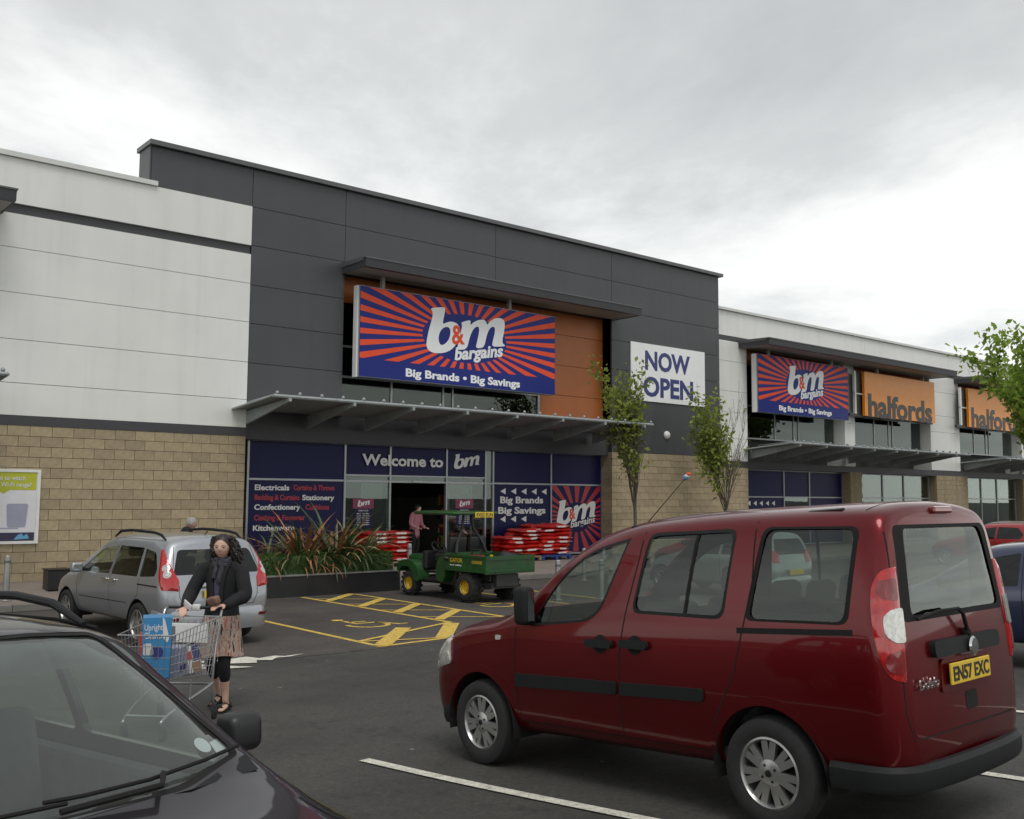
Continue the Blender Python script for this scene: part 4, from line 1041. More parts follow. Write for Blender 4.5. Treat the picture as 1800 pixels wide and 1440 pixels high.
car.patch('plate_recess', rounded([(-.33, .765), (.33, .765), (.30, .94), (-.30, .94)], .03), 'x', -1, 'paint_red', .012, .012, step=.12)
me = text_mesh('EN57 EXC', 1, .022, 0, .002); xs = [v.co.x for v in me.vertices]; ys_ = [v.co.y for v in me.vertices]
me.transform(Matrix.Diagonal((.47/(max(xs)-min(xs)), .079/(max(ys_)-min(ys_)), 1, 1)) @ Matrix.Translation((-(max(xs)+min(xs))/2, -(max(ys_)+min(ys_))/2, 0)))
REARM = Matrix(((0, 0, -1, 0), (-1, 0, 0, 0), (0, 1, 0, 0), (0, 0, 0, 1)))    # text plane -> facing rearwards
me.transform(Matrix.Translation((-.8545, 0, .857)) @ REARM); obj('plate_lettering', me, 'print_black', pl)
me = text_mesh('Doblo', .075, .01, .2, .003, sx=1.25); me.transform(Matrix.Translation((-.833, .62, .81)) @ REARM); obj('tailgate_badge', me, 'chrome', VAN)
obj('brake_lamp', MB().bevbox(-.775, -.735, -.12, .12, 1.735, 1.775, .012), 'lamp_dark', VAN)
w_ = MB(); w_.tube([(-.83, -.05, 1.06), (-.845, .03, 1.17), (-.842, .08, 1.20)], .012, 6); w_.tube([(-.842, .08, 1.20), (-.83, .3, 1.20), (-.825, .56, 1.172)], .010, 6); w_.ellipsoid((-.82, -.05, 1.06), (.03, .03, .03), 8, 6); obj('rear_wiper', w_, 'gap', VAN, True)
# bumpers
def bumper(root, pl_, z0, z1, th, mat):
    m = MB(); n = len(pl_)
    for i, p in enumerate(pl_):
        a = Vector(pl_[max(i-1, 0)]); c = Vector(pl_[min(i+1, n-1)]); d = (c-a).normalized(); nn = Vector((-d.y, d.x)); p = Vector(p)
        for off, z in ((0, z0), (th*.7, z0), (th, z0+(z1-z0)*.25), (th, z0+(z1-z0)*.8), (th*.6, z1), (0, z1)): q = p+nn*off; m.v.append((q.x, q.y, z))
        if i:
            for k in range(5): b0 = (i-1)*6+k; m.f.append((b0, b0+1, b0+7, b0+6))
    m.f.append(tuple(range(6))); m.f.append(tuple((n-1)*6+k for k in range(6)))
    return obj('bumper', m, mat, root, True, 35)
bumper(VAN, chaikin([(-.40, .80), (-.62, .80), (-.77, .73), (-.815, .45), (-.83, 0), (-.815, -.45), (-.77, -.73), (-.62, -.80), (-.40, -.80)], 2, .25, False)[::-1], .30, .435, .055, 'trim')
bumper(VAN, chaikin([(2.95, -.76), (3.12, -.72), (3.26, -.5), (3.31, 0), (3.26, .5), (3.12, .72), (2.95, .76)], 2, .25, False)[::-1], .25, .42, .05, 'trim')
car.patch('tow_cover', rounded([(-.13, .64), (.02, .64), (.02, .74), (-.13, .74)], .02), 'x', -1, 'gap', .002)
m = MB().tube([(1.36, .2, 1.73), (1.0, .2, 2.02), (.97, .2, 2.045)], [.004, .002, .002], 6); a = obj('aerial', m, 'gap', VAN)
t_ = obj('aerial_topper', MB().ellipsoid((.96, .2, 2.055), (.022, .022, .02), 10, 8), 'print_cyan', a, True)
obj('topper_hat', MB().ellipsoid((.935, .2, 2.075), (.018, .02, .012), 10, 8), 'sign_red', a, True); obj('topper_face', MB().ellipsoid((.945, .2, 2.063), (.016, .024, .014), 10, 8), 'print_white', a, True)
for sg in (1, -1): car.patch('roof_strip', [(-.45, sg*.60), (-.45, sg*.565), (1.15, sg*.565), (1.15, sg*.60)], 'z', 1, 'trim', .008, .008, step=.2)
obj('dashboard', MB().bevbox(1.75, 2.2, -.7, .7, .75, 1.04, .08, 3), 'interior', VAN, True, 60); steering(VAN, 1.7, -.37, .98)
obj('load_floor', MB().box(-.7, 2.2, -.74, .74, .34, .40), 'interior', VAN)
obj('load_cover', MB().bevbox(-.66, .12, -.68, .68, .88, .91, .01), 'interior', VAN)
obj('interior_mirror', MB().bevbox(1.58, 1.60, -.12, .12, 1.42, 1.49, .015), 'light_trim', VAN)

# ================================================================== silver people carrier
MPV = thing('car', 'silver people carrier with red tail lamps parked nose to the shops', 'car', (6.03, 14.68, gz(14.68)+.004))
pose(MPV, 94.3, 0)
fx = lambda k: [0, 0, 0, 0, .05*k, .20*k, .27*k, .26*k, .25*k]
mpv_st = [
 sect(-.83, (0,.42),(.4,.42),(.60,.48),(.66,.70),(.66,.98),(.54,1.33),(.47,1.45),(.25,1.495),(0,1.51), dx=fx(1)),
 sect(-.785, (0,.38),(.5,.38),(.74,.45),(.795,.70),(.79,.98),(.665,1.36),(.57,1.49),(.3,1.54),(0,1.555), dx=fx(1)),
 sect(-.62, (0,.33),(.6,.33),(.80,.40),(.862,.70),(.852,.99),(.71,1.39),(.615,1.52),(.35,1.572),(0,1.585), dx=fx(.7)),
 sect(-.1, (0,.29),(.62,.29),(.81,.36),(.872,.69),(.862,.985),(.722,1.42),(.62,1.54),(.35,1.597),(0,1.61), dx=fx(.1)),
 sect(.8, (0,.28),(.62,.28),(.81,.34),(.875,.68),(.865,.965),(.722,1.425),(.615,1.545),(.35,1.603),(0,1.617)),
 sect(1.5, (0,.28),(.62,.28),(.81,.34),(.875,.67),(.865,.945),(.72,1.39),(.61,1.51),(.36,1.565),(0,1.58)),
 sect(2.0, (0,.28),(.62,.28),(.81,.33),(.872,.66),(.86,.92),(.745,1.21),(.655,1.31),(.42,1.37),(0,1.395)),
 sect(2.5, (0,.27),(.62,.27),(.80,.32),(.868,.65),(.85,.89),(.79,.995),(.715,1.05),(.48,1.10),(0,1.125)),
 sect(2.78, (0,.27),(.60,.27),(.79,.31),(.86,.64),(.835,.86),(.78,.92),(.69,.965),(.44,.995),(0,1.005)),
 sect(3.22, (0,.25),(.58,.25),(.75,.29),(.815,.60),(.77,.77),(.72,.81),(.63,.84),(.4,.86),(0,.87)),
 sect(3.5, (0,.24),(.48,.24),(.62,.28),(.67,.52),(.62,.66),(.57,.69),(.5,.71),(.3,.725),(0,.73)),
 sect(3.6, (0,.28),(.3,.28),(.4,.31),(.43,.48),(.4,.57),(.36,.60),(.3,.615),(.2,.625),(0,.63))]
car = Car(MPV, mpv_st, RHO, 'paint_silver')
w1 = rounded([(1.02,1.41),(1.55,1.35),(1.95,1.15),(2.3,.97),(1.06,.985)], [.03,.15,.1,.03,.03])
w2 = rounded([(.96,1.415),(.12,1.41),(.06,1.0),(1.0,.985)], .04)
w3 = rounded([(.06,1.40),(-.30,1.36),(-.50,1.12),(-.48,1.03),(0.0,1.0)], [.03,.08,.05,.03,.03])
wb = rounded([(-.56,1.40),(.56,1.40),(.68,1.05),(-.68,1.05)], .06); ww = rounded([(-.56,1.45),(.56,1.45),(.70,1.06),(-.70,1.06)], .05)
for w_ in (w1, w2, w3): car.cutter(w_, 'y', -1.3, 1.3)
car.cutter(wb, 'x', -1.3, -.3); car.cutter(ww, 'x', 1.55, 3.0)
for x in (0, 2.75):
    c = [(x+.365*cos(a), .32+.365*sin(a)) for a in [2*pi*i/32 for i in range(32)]]
    car.cutter(c, 'y', .5, 1.3); car.cutter(c, 'y', -1.3, -.5)
car.finish()
for sg in (1, -1):
    for w_ in (w1, w2, w3): car.patch('window', w_, 'y', sg, 'car_glass_dark' if w_ is not w1 else 'car_glass', -.004, step=.12)
    car.ribbon('door_gap', [(1.0, 1.5), (1.02, .98), (1.02, .4)], .008, 'y', sg, 'gap'); car.ribbon('door_gap', [(-.02, .98), (.0, .75), (.3, .5), (.33, .38)], .008, 'y', sg, 'gap'); car.ribbon('door_gap', [(2.28, .97), (2.3, .6), (2.25, .38)], .008, 'y', sg, 'gap')
    car.ribbon('slide_rail', [(.02, .895), (-.6, .892)], .02, 'y', sg, 'gap', .003)
    car.ribbon('body_crease', [(2.2, .58), (.4, .60)], .012, 'y', sg, 'gap', .0012)
    for hx in (1.16, .86): car.patch('door_handle', rounded([(hx-.09, .885), (hx+.09, .885), (hx+.09, .92), (hx-.09, .92)], .016), 'y', sg, 'chrome', .03, .025, step=.1)
    tl = rounded([(-.13, .83), (.09, .85), (.16, 1.0), (.19, 1.2), (.215, 1.41), (.15, 1.40), (.06, 1.25), (-.04, 1.10), (-.12, .98)], [.01,.02,.1,.1,.02,.02,.1,.1,.05])
    l_ = car.patch('tail_lamp', tl, 'c', sg, 'lamp_red', .006, .006, step=.04, bulge=.012)
    for zz_, ss in ((1.06, .035), (1.145, .065)):
        car.patch('lamp_ring', circle(ss, zz_, .05, 18), 'c', sg, 'lamp_clear', .021, .006, parent=l_, step=.1, hole=circle(ss, zz_, .028, 14))
        car.patch('reflector', circle(ss, zz_, .024, 14), 'c', sg, 'lamp_clear', .023, .004, parent=l_, step=.1)
    car.patch('bumper_reflector', rounded([(-.14, .43), (.0, .43), (.0, .48), (-.14, .48)], .015), 'c', sg, 'lamp_dark', .055, .03)
    liner(MPV, 0, .37, sg*.55, sg*.855); liner(MPV, 2.75, .37, sg*.55, sg*.855)
    wheel(MPV, 0, sg*.77, .317, .2, sg, 7, .215); wheel(MPV, 2.75, sg*.77, .317, .2, sg, 7, .215)
    door_mirror(car, 2.1, .86, .955, sg, 'paint_silver', .09, .075, .06)
    p = [(-.30, sg*.60, 1.53), (-.15, sg*.60, 1.60), (.1, sg*.59, 1.63), (.9, sg*.585, 1.645), (1.3, sg*.585, 1.62), (1.5, sg*.59, 1.53)]
    obj('roof_rail', MB().tube(p, [.012, .022, .022, .022, .022, .012], 8), 'trim', MPV, True)
    seat(MPV, 1.55, sg*.37, .60, .5, .6); seat(MPV, .55, sg*.4, .60, .5, .55)
car.patch('window', wb, 'x', -1, 'car_glass_dark', -.003, step=.12); car.patch('windscreen', ww, 'x', 1, 'car_glass', -.004, step=.12)
for sg in (1, -1): car.ribbon('tailgate_gap', [(sg*.60, 1.44), (sg*.69, 1.05), (sg*.61, .9), (sg*.61, .75), (sg*.54, .60)], .008, 'x', -1, 'gap')
car.ribbon('tailgate_gap', [(-.54, .60), (.54, .60)], .008, 'x', -1, 'gap')
bumper(MPV, chaikin([(-.45, .82), (-.66, .80), (-.80, .70), (-.845, .4), (-.855, 0), (-.845, -.4), (-.80, -.70), (-.66, -.80), (-.45, -.82)], 2, .25, False)[::-1], .25, .56, .045, 'paint_silver')
obj('roof_aerial', MB().tube([(-.28, 0, 1.585), (-.46, 0, 1.70)], [.008, .003], 6), 'gap', MPV)
obj('tailgate_trim', MB().bevbox(-.872, -.85, -.35, .35, .86, .90, .01), 'chrome', MPV)
obj('number_plate', MB().bevbox(-.87, -.845, -.26, .26, .72, .83, .004), 'plate_yellow', MPV)
obj('dashboard', MB().bevbox(1.9, 2.4, -.68, .68, .72, .95, .06, 3), 'interior', MPV, True, 60)
# ================================================================== dark estate in the foreground
EST = thing('car', 'dark estate car with roof rails in the near left corner', 'car', (.381, 4.819, gz(4.819)))
pose(EST, -80.3, -2.98)
ub = lambda k: [0, 0, 0, 0, .03*k, .16*k, .24*k, .24*k, .23*k]
est_st = [
 sect(-.92, (0,.42),(.4,.42),(.58,.46),(.64,.66),(.63,.90),(.52,1.22),(.45,1.32),(.25,1.355),(0,1.365), dx=ub(1)),
 sect(-.86, (0,.36),(.5,.36),(.72,.42),(.78,.66),(.77,.90),(.64,1.25),(.55,1.36),(.3,1.395),(0,1.41), dx=ub(1)),
 sect(-.6, (0,.30),(.6,.30),(.79,.36),(.85,.66),(.84,.915),(.69,1.29),(.585,1.385),(.35,1.43),(0,1.442), dx=ub(.6)),
 sect(.2, (0,.26),(.62,.26),(.80,.32),(.862,.65),(.852,.91),(.70,1.32),(.592,1.41),(.36,1.455),(0,1.468)),
 sect(.95, (0,.25),(.62,.25),(.80,.31),(.865,.65),(.855,.905),(.70,1.32),(.592,1.405),(.36,1.45),(0,1.463)),
 sect(1.35, (0,.25),(.62,.25),(.80,.31),(.865,.64),(.853,.90),(.71,1.285),(.605,1.375),(.38,1.418),(0,1.432)),
 sect(1.62, (0,.25),(.62,.25),(.80,.31),(.864,.64),(.852,.895),(.735,1.165),(.645,1.255),(.42,1.315),(0,1.335)),
 sect(2.0, (0,.25),(.62,.25),(.80,.31),(.862,.63),(.85,.885),(.775,.985),(.70,1.05),(.48,1.11),(0,1.135)),
 sect(2.2, (0,.25),(.62,.25),(.80,.30),(.86,.63),(.845,.87),(.80,.91),(.735,.955),(.5,1.0),(0,1.03)),
 sect(2.42, (0,.24),(.60,.24),(.79,.29),(.857,.62),(.835,.84),(.79,.875),(.68,.915),(.45,.945),(0,.96)),
 sect(2.9, (0,.23),(.58,.23),(.77,.28),(.845,.60),(.815,.79),(.765,.82),(.66,.855),(.4,.885),(0,.90)),
 sect(3.25, (0,.22),(.5,.22),(.70,.26),(.77,.54),(.735,.69),(.69,.72),(.6,.75),(.36,.775),(0,.785)),
 sect(3.44, (0,.24),(.4,.24),(.52,.28),(.57,.48),(.53,.58),(.49,.61),(.42,.63),(.25,.645),(0,.65)),
 sect(3.5, (0,.30),(.25,.30),(.34,.33),(.37,.45),(.34,.52),(.31,.54),(.26,.555),(.15,.56),(0,.565))]
car = Car(EST, est_st, RHO, 'paint_dark')
d1 = rounded([(.78,1.32),(1.20,1.30),(1.55,1.14),(1.93,.935),(.80,.945)], [.03,.1,.1,.02,.03]); d2 = rounded([(.72,1.325),(0.0,1.31),(-.08,.96),(.74,.945)], .04); d3 = rounded([(-.08,1.30),(-.42,1.26),(-.56,1.05),(-.14,.965)], .04)
wb = rounded([(-.50,1.33),(.50,1.33),(.62,.98),(-.62,.98)], .06); ww = rounded([(-.54,1.385),(-.3,1.405),(.3,1.405),(.54,1.385),(.685,1.03),(.4,1.0),(-.4,1.0),(-.685,1.03)], .04)
for w_ in (d1, d2, d3): car.cutter(w_, 'y', -1.3, 1.3)
car.cutter(wb, 'x', -1.3, -.2); car.cutter(ww, 'x', 1.25, 3.0)
for x in (0, 2.6):
    c = [(x+.36*cos(a), .31+.36*sin(a)) for a in [2*pi*i/32 for i in range(32)]]
    car.cutter(c, 'y', .5, 1.3); car.cutter(c, 'y', -1.3, -.5)
car.finish()
for sg in (1, -1):
    for w_ in (d1, d2, d3): car.patch('window', w_, 'y', sg, 'car_glass', -.004, step=.12)
    car.ribbon('door_gap', [(.75, 1.38), (.77, .93), (.77, .36)], .008, 'y', sg, 'gap'); car.ribbon('door_gap', [(1.95, .93), (1.98, .6), (1.95, .36)], .008, 'y', sg, 'gap')
    liner(EST, 0, .365, sg*.5, sg*.845); liner(EST, 2.6, .365, sg*.5, sg*.845)
    wheel(EST, 0, sg*.76, .31, .2, sg, 6, .2); wheel(EST, 2.6, sg*.76, .31, .2, sg, 6, .2)
    door_mirror(car, 1.70, .845, .95, sg, 'black_plastic', .07, .066, .06)
    p = [(-.45, sg*.56, 1.41), (-.32, sg*.56, 1.47), (0, sg*.565, 1.495), (.7, sg*.57, 1.495), (1.0, sg*.575, 1.47), (1.22, sg*.585, 1.40)]
    obj('roof_rail', MB().tube(p, [.010, .017, .017, .017, .017, .010], 8), 'trim', EST, True)
    obj('roof_gutter', MB().tube([(-.4, sg*.602, 1.398), (.3, sg*.612, 1.412), (.95, sg*.612, 1.407), (1.25, sg*.62, 1.385)], .007, 6), 'gap', EST)
    seat(EST, 1.15, sg*.36, .52, .5, .58, .3, 'light_trim'); seat(EST, .2, sg*.36, .55, .5, .5, .3, 'light_trim')
    car.patch('head_lamp', rounded([(3.02, .52), (3.36, .50), (3.36, .60), (3.05, .68)], .03), 'y', sg, 'lamp_clear', .006, .006, step=.06)
    car.ribbon('bonnet_gap', [(2.32, sg*.70), (2.8, sg*.685), (3.2, sg*.62)], .008, 'z', 1, 'gap')
ws = car.patch('windscreen', ww, 'x', 1, 'screen_glass', -.004, step=.08)
car.patch('rear_window', wb, 'x', -1, 'car_glass', -.004, step=.12)
car.patch('tint_band', [(-.535, 1.30), (.0, 1.315), (.535, 1.30), (.50, 1.40), (-.50, 1.40)], 'x', 1, 'car_glass_dark', -.008, step=.06, parent=ws)
car.patch('screen_seal', ww, 'x', 1, 'gap', .0, step=.3, hole=[(q[0]*.965, 1.2+(q[1]-1.2)*.955) for q in ww], parent=ws)
td = car.patch('tax_disc', [(.575+.03*cos(2*pi*i/18), 1.075+.017*sin(2*pi*i/18)) for i in range(18)], 'x', 1, 'paper', -.012, step=.1, parent=ws)
car.patch('permit_sticker', [(.60, 1.045), (.67, 1.045), (.66, 1.075), (.61, 1.075)], 'x', 1, 'paper', -.012, parent=ws)
car.patch('cowl_panel', [(-.68, .985), (.68, .985), (.69, 1.02), (.4, .995), (-.4, .995), (-.69, 1.02)], 'x', 1, 'trim', .004, step=.2)
def on_screen(y, z, off):
    h, n = car.proj(y, z, 'x', 1); return tuple(h+n*off)
w_ = MB(); w_.tube([on_screen(y, z, .02) for y, z in ((.66, 1.035), (.5, 1.03), (.3, 1.022), (.1, 1.025), (0, 1.03))], .006, 6); w_.tube([on_screen(.02, 1.01, .02), on_screen(.3, 1.0, .035), on_screen(.34, 1.022, .03)], .009, 6); obj('wiper', w_, 'gap', EST)
w_ = MB(); w_.tube([on_screen(y, z, .02) for y, z in ((.05, 1.02), (-.2, 1.02), (-.45, 1.025), (-.62, 1.03))], .006, 6); obj('wiper', w_, 'gap', EST)
obj('washer_jet', MB().ellipsoid((2.62, .25, .955), (.025, .018, .018), 8, 6), 'gap', EST, True); obj('washer_jet', MB().ellipsoid((2.62, -.25, .955), (.025, .018, .018), 8, 6), 'gap', EST, True)
obj('dashboard', MB().bevbox(1.62, 2.1, -.66, .66, .68, .90, .07, 3), 'interior', EST, True, 60); steering(EST, 1.55, -.36, .88)
obj('interior_mirror', MB().bevbox(1.40, 1.42, -.11, .11, 1.25, 1.31, .015), 'interior', EST)
obj('cabin_floor', MB().box(-.8, 2.2, -.72, .72, .3, .36), 'interior', EST)
for sg in (1, -1): obj('door_card', MB().bevbox(-.1, 1.9, min(sg*.72, sg*.80), max(sg*.72, sg*.80), .4, .89, .03, 2), 'light_trim', EST)
bumper(EST, chaikin([(2.98, -.80), (3.2, -.76), (3.42, -.52), (3.5, 0), (3.42, .52), (3.2, .76), (2.98, .80)], 2, .25, False)[::-1], .22, .46, .04, 'paint_dark')

# ================================================================== hatchbacks farther off (one build, four repaints)
def hatchback(root, paint):
    hs = [
     sect(-.66, (0,.38),(.4,.38),(.58,.44),(.64,.66),(.63,.92),(.50,1.25),(.43,1.36),(.25,1.395),(0,1.405), dx=[0,0,0,0,.05,.16,.22,.22,.22]),
     sect(-.61, (0,.34),(.5,.34),(.72,.40),(.77,.66),(.765,.92),(.62,1.28),(.53,1.39),(.3,1.43),(0,1.44), dx=[0,0,0,0,.04,.15,.2,.2,.2]),
     sect(-.42, (0,.30),(.58,.30),(.77,.36),(.825,.66),(.815,.93),(.66,1.31),(.56,1.41),(.33,1.455),(0,1.465), dx=[0,0,0,0,.02,.08,.1,.1,.1]),
     sect(.3, (0,.27),(.6,.27),(.78,.32),(.838,.65),(.828,.915),(.67,1.33),(.565,1.425),(.34,1.47),(0,1.482)),
     sect(1.1, (0,.27),(.6,.27),(.78,.32),(.84,.64),(.828,.90),(.67,1.30),(.565,1.39),(.35,1.435),(0,1.447)),
     sect(1.5, (0,.27),(.6,.27),(.78,.32),(.838,.63),(.825,.885),(.70,1.13),(.61,1.215),(.4,1.27),(0,1.29)),
     sect(1.95, (0,.27),(.6,.27),(.77,.31),(.832,.62),(.815,.85),(.76,.93),(.68,.985),(.46,1.02),(0,1.04)),
     sect(2.2, (0,.26),(.58,.26),(.76,.30),(.825,.61),(.80,.82),(.745,.87),(.66,.91),(.42,.935),(0,.945)),
     sect(2.65, (0,.24),(.55,.24),(.72,.28),(.78,.57),(.74,.73),(.69,.77),(.6,.80),(.38,.82),(0,.83)),
     sect(2.98, (0,.24),(.45,.24),(.58,.28),(.63,.50),(.58,.60),(.53,.63),(.46,.65),(.28,.66),(0,.665)),
     sect(3.06, (0,.30),(.3,.30),(.38,.33),(.41,.45),(.38,.52),(.34,.54),(.29,.55),(.18,.56),(0,.56))]
    car = Car(root, hs, RHO, paint, nx=5)
    w1 = rounded([(.74,1.33),(1.1,1.27),(1.45,1.09),(1.72,.935),(.76,.95)], .03); w2 = rounded([(.68,1.335),(.05,1.32),(-.14,1.10),(-.05,.97),(.70,.95)], .05)
    wb = rounded([(-.48,1.32),(.48,1.32),(.60,.99),(-.60,.99)], .06); ww = rounded([(-.50,1.34),(.50,1.34),(.66,1.0),(-.66,1.0)], .05)
    for w_ in (w1, w2): car.cutter(w_, 'y', -1.3, 1.3)
    car.cutter(wb, 'x', -1.3, -.2); car.cutter(ww, 'x', 1.15, 3)
    for x in (0, 2.45):
        c = [(x+.35*cos(a), .3+.35*sin(a)) for a in [2*pi*i/24 for i in range(24)]]; car.cutter(c, 'y', .5, 1.3); car.cutter(c, 'y', -1.3, -.5)
    car.finish()
    for sg in (1, -1):
        for w_ in (w1, w2): car.patch('window', w_, 'y', sg, 'car_glass_dark', -.004, step=.15)
        car.ribbon('door_gap', [(.71, 1.38), (.72, .94), (.73, .36)], .008, 'y', sg, 'gap')
        car.patch('tail_lamp', rounded([(-.10, .80), (.06, .82), (.12, .95), (.13, 1.08), (.02, 1.07), (-.08, .98)], .02), 'c', sg, 'lamp_red', .008, .008, step=.05)
        liner(root, 0, .355, sg*.5, sg*.82); liner(root, 2.45, .355, sg*.5, sg*.82)
        wheel(root, 0, sg*.73, .3, .18, sg, 6, .19); wheel(root, 2.45, sg*.73, .3, .18, sg, 6, .19)
        door_mirror(car, 1.6, .82, .92, sg, 'black_plastic', .08, .065, .055); seat(root, 1.1, sg*.35, .52, .5, .58)
    car.patch('window', wb, 'x', -1, 'car_glass_dark', -.003, step=.12); car.patch('windscreen', ww, 'x', 1, 'car_glass', -.003, step=.12)
    bumper(root, chaikin([(-.30, .79), (-.5, .77), (-.63, .66), (-.68, .35), (-.69, 0), (-.68, -.35), (-.63, -.66), (-.5, -.77), (-.30, -.79)], 2, .25, False)[::-1], .27, .52, .04, paint)
    obj('number_plate', MB().bevbox(-.735, -.72, -.26, .26, .56, .67, .004), 'plate_yellow', root)
H0 = thing('car', 'light grey hatchback with its tail to the lane, seen through the van', 'car', (18.7, 13.4, gz(13.4)+.004)); pose(H0, 90, 0)
hatchback(H0, 'paint_grey')
def repaint(loc, th, paint, label):
    r = dup(H0); r.location = loc; pose(r, th, 0); r['label'] = label
    for ch in r.children:
        if ch.name.split('.')[0] in ('body', 'bumper'):
            ch.data = ch.data.copy(); ch.data.materials[0] = MAT[paint]
    return r
repaint((22.4, 16.6, gz(16.6)+.004), 90, 'paint_red2', 'bright red hatchback seen through the middle window of the van')
repaint((33.6, 14.0, gz(14)+.004), 90, 'paint_red2', 'bright red hatchback far off behind the rear corner of the van')
repaint((36.6, 15.2, gz(15)+.004), 90, 'paint_grey', 'pale grey hatchback farthest right behind the red one')
b_ = repaint((12.9, 4.4, gz(4.4)), 92, 'paint_blue', 'dark blue hatchback at the right edge beyond the van'); pose(b_, 92, 3.0)
# ================================================================== green utility vehicle
M('green_paint', (.010, .070, .014), .42, var=.25, vs=5, coat=.2, mott=((.022, .060, .018), 4))
M('green_dark', (.008, .045, .012), .5, var=.15, vs=6)
M('yellow_paint', (.58, .38, .02), .45, var=.2, vs=14)
M('steel_dark', (.05, .05, .05), .5, metal=.5, var=.2)
GAT = thing('utility_vehicle', 'green utility vehicle with yellow wheels, canopy and loaded cargo bed', 'utility vehicle', (13.27, 16.62, gz(16.6)+.004)); pose(GAT, 92, 0)
for sg in (1, -1):
    for x, r, w, y in ((0, .315, .29, .52), (2.0, .28, .22, .53)):
        e = bpy.data.objects.new('wheel', None); COL.objects.link(e); e.parent = GAT
        T = Matrix.Translation((x, sg*y, r)) @ Matrix.Rotation(-pi/2*sg, 4, 'X'); h = w/2
        obj('tyre', MB().lathe([(.13, h-.04), (.15, h-.01), (r*.75, h), (r*.93, h-.03), (r, h-.08), (r, -h+.08), (r*.93, -h+.03), (r*.75, -h), (.14, -h+.02)], 32, T), 'rubber', e, True)
        t = MB()
        for k in range(16):
            for row, off in ((h*.45, 0), (-h*.45, .5)):
                a = 2*pi*(k+off)/16; q = T @ Matrix.Rotation(a, 4, 'Z'); bb = MB().box(r-.01, r+.012, -.025, .025, row-h*.4, row+h*.4); t.add([q @ Vector(v) for v in bb.v], bb.f)
        obj('tread', t, 'rubber', e)
        obj('rim', MB().lathe([(0, h-.07), (.035, h-.065), (.05, h-.10), (.10, h-.11), (.13, h-.05), (.145, h-.012), (.15, h-.03)], 24, T), 'yellow_paint', e, True, 40)
def gp(name, m, mat, smooth=False, parent=None): return obj(name, m, mat, parent or GAT, smooth, 40)
gp('chassis', MB().box(-.55, 2.2, -.38, .38, .30, .42).box(-.35, .35, -.5, .5, .28, .34), 'steel_dark')
bed = gp('cargo_bed', MB().box(-.68, .62, -.66, .66, .66, .70), 'green_dark')
for sg in (1, -1): gp('bed_side', MB().box(-.68, .62, sg*.66-.02, sg*.66+.02, .64, .98).box(-.68, .62, sg*.68-.022, sg*.68+.018, .95, .985), 'green_paint', parent=bed)
gp('tailgate', MB().box(-.72, -.68, -.68, .68, .62, .98).box(-.735, -.72, -.66, .66, .66, .70).box(-.735, -.72, -.66, .66, .90, .94), 'green_paint', parent=bed)
gp('bed_front', MB().box(.62, .66, -.66, .66, .66, 1.0), 'green_paint', parent=bed)
T_ = lambda s, x, z, h, w, mat: gp('bed_lettering', me_t(s, x, z, h, w), mat, parent=bed)
def me_t(s, x, z, h, w, y=.6835):
    me = text_mesh(s, 1, .015, 0, .001); xs = [v.co.x for v in me.vertices]; ys_ = [v.co.y for v in me.vertices]
    me.transform(Matrix.Diagonal((w/(max(xs)-min(xs)), h/(max(ys_)-min(ys_)), 1, 1)) @ Matrix.Translation((-min(xs), -min(ys_), 0)))
    me.transform(Matrix(((-1, 0, 0, x), (0, 0, 1, y), (0, 1, 0, z), (0, 0, 0, 1)))); return me
T_('GATOR', .45, .82, .09, .42, 'yellow_paint'); T_('6x4 utility', .45, .74, .04, .4, 'sign_white'); T_('DEERE', -.28, .82, .06, .32, 'yellow_paint')
for sg in (1, -1):
    gp('rear_fender', MB().tube([(.42, sg*.55, .45), (.36, sg*.55, .62), (.2, sg*.55, .665), (-.2, sg*.55, .665)], .05, 8), 'black_plastic', True)
    m = MB()
    prof = chaikin([(1.55, .34), (1.62, .62), (1.82, .78), (2.12, .80), (2.36, .74), (2.42, .55), (2.34, .5), (2.28, .62), (2.1, .66), (1.9, .62), (1.78, .45), (1.72, .34)], 2)
    m.prism(prof, min(sg*.36, sg*.66), max(sg*.36, sg*.66)); gp('front_fender', m, 'green_paint')
    m = MB(); m.prism(chaikin([(.70, .36), (.70, .88), (.86, .92), (1.0, .80), (1.04, .40)], 1), min(sg*.3, sg*.62), max(sg*.3, sg*.62)); gp('seat_box', m, 'green_paint')
gp('bonnet', MB().bevbox(1.66, 2.4, -.38, .38, .55, .90, .09, 3), 'green_paint', True)
gp('bumper_bar', MB().tube([(2.35, -.5, .45), (2.5, -.4, .45), (2.5, .4, .45), (2.35, .5, .45)], .03, 8), 'black_plastic', True)
gp('foot_well', MB().box(1.0, 1.66, -.55, .55, .36, .40), 'black_plastic')
gp('dash_panel', MB().bevbox(1.52, 1.68, -.5, .5, .6, 1.0, .04), 'black_plastic')
m = MB(); Tm = Matrix.Translation((1.38, .26, 1.08)) @ Matrix.Rotation(radians(-40), 4, 'Y')
m.tube([Tm @ Vector((.17*cos(a), .17*sin(a), 0)) for a in [2*pi*i/18 for i in range(19)]], .015, 6, False); m.tube([Tm @ Vector((0, 0, 0)), Tm @ Vector((.05, 0, -.3))], .025, 6); m.tube([Tm @ Vector((-.16, 0, 0)), Tm @ Vector((.16, 0, 0))], .014, 6); gp('steering_wheel', m, 'black_plastic', True)
for sg in (1, -1): seat(GAT, .98, sg*.27, .93, .46, .42, .15, 'black_plastic', False)
post = MB()
for sg in (1, -1): post.tube([(.56, sg*.42, .98), (.62, sg*.36, 1.2), (.70, sg*.16, 1.5), (.72, sg*.10, 1.82)], .03, 8)
gp('canopy_post', post, 'black_plastic', True)
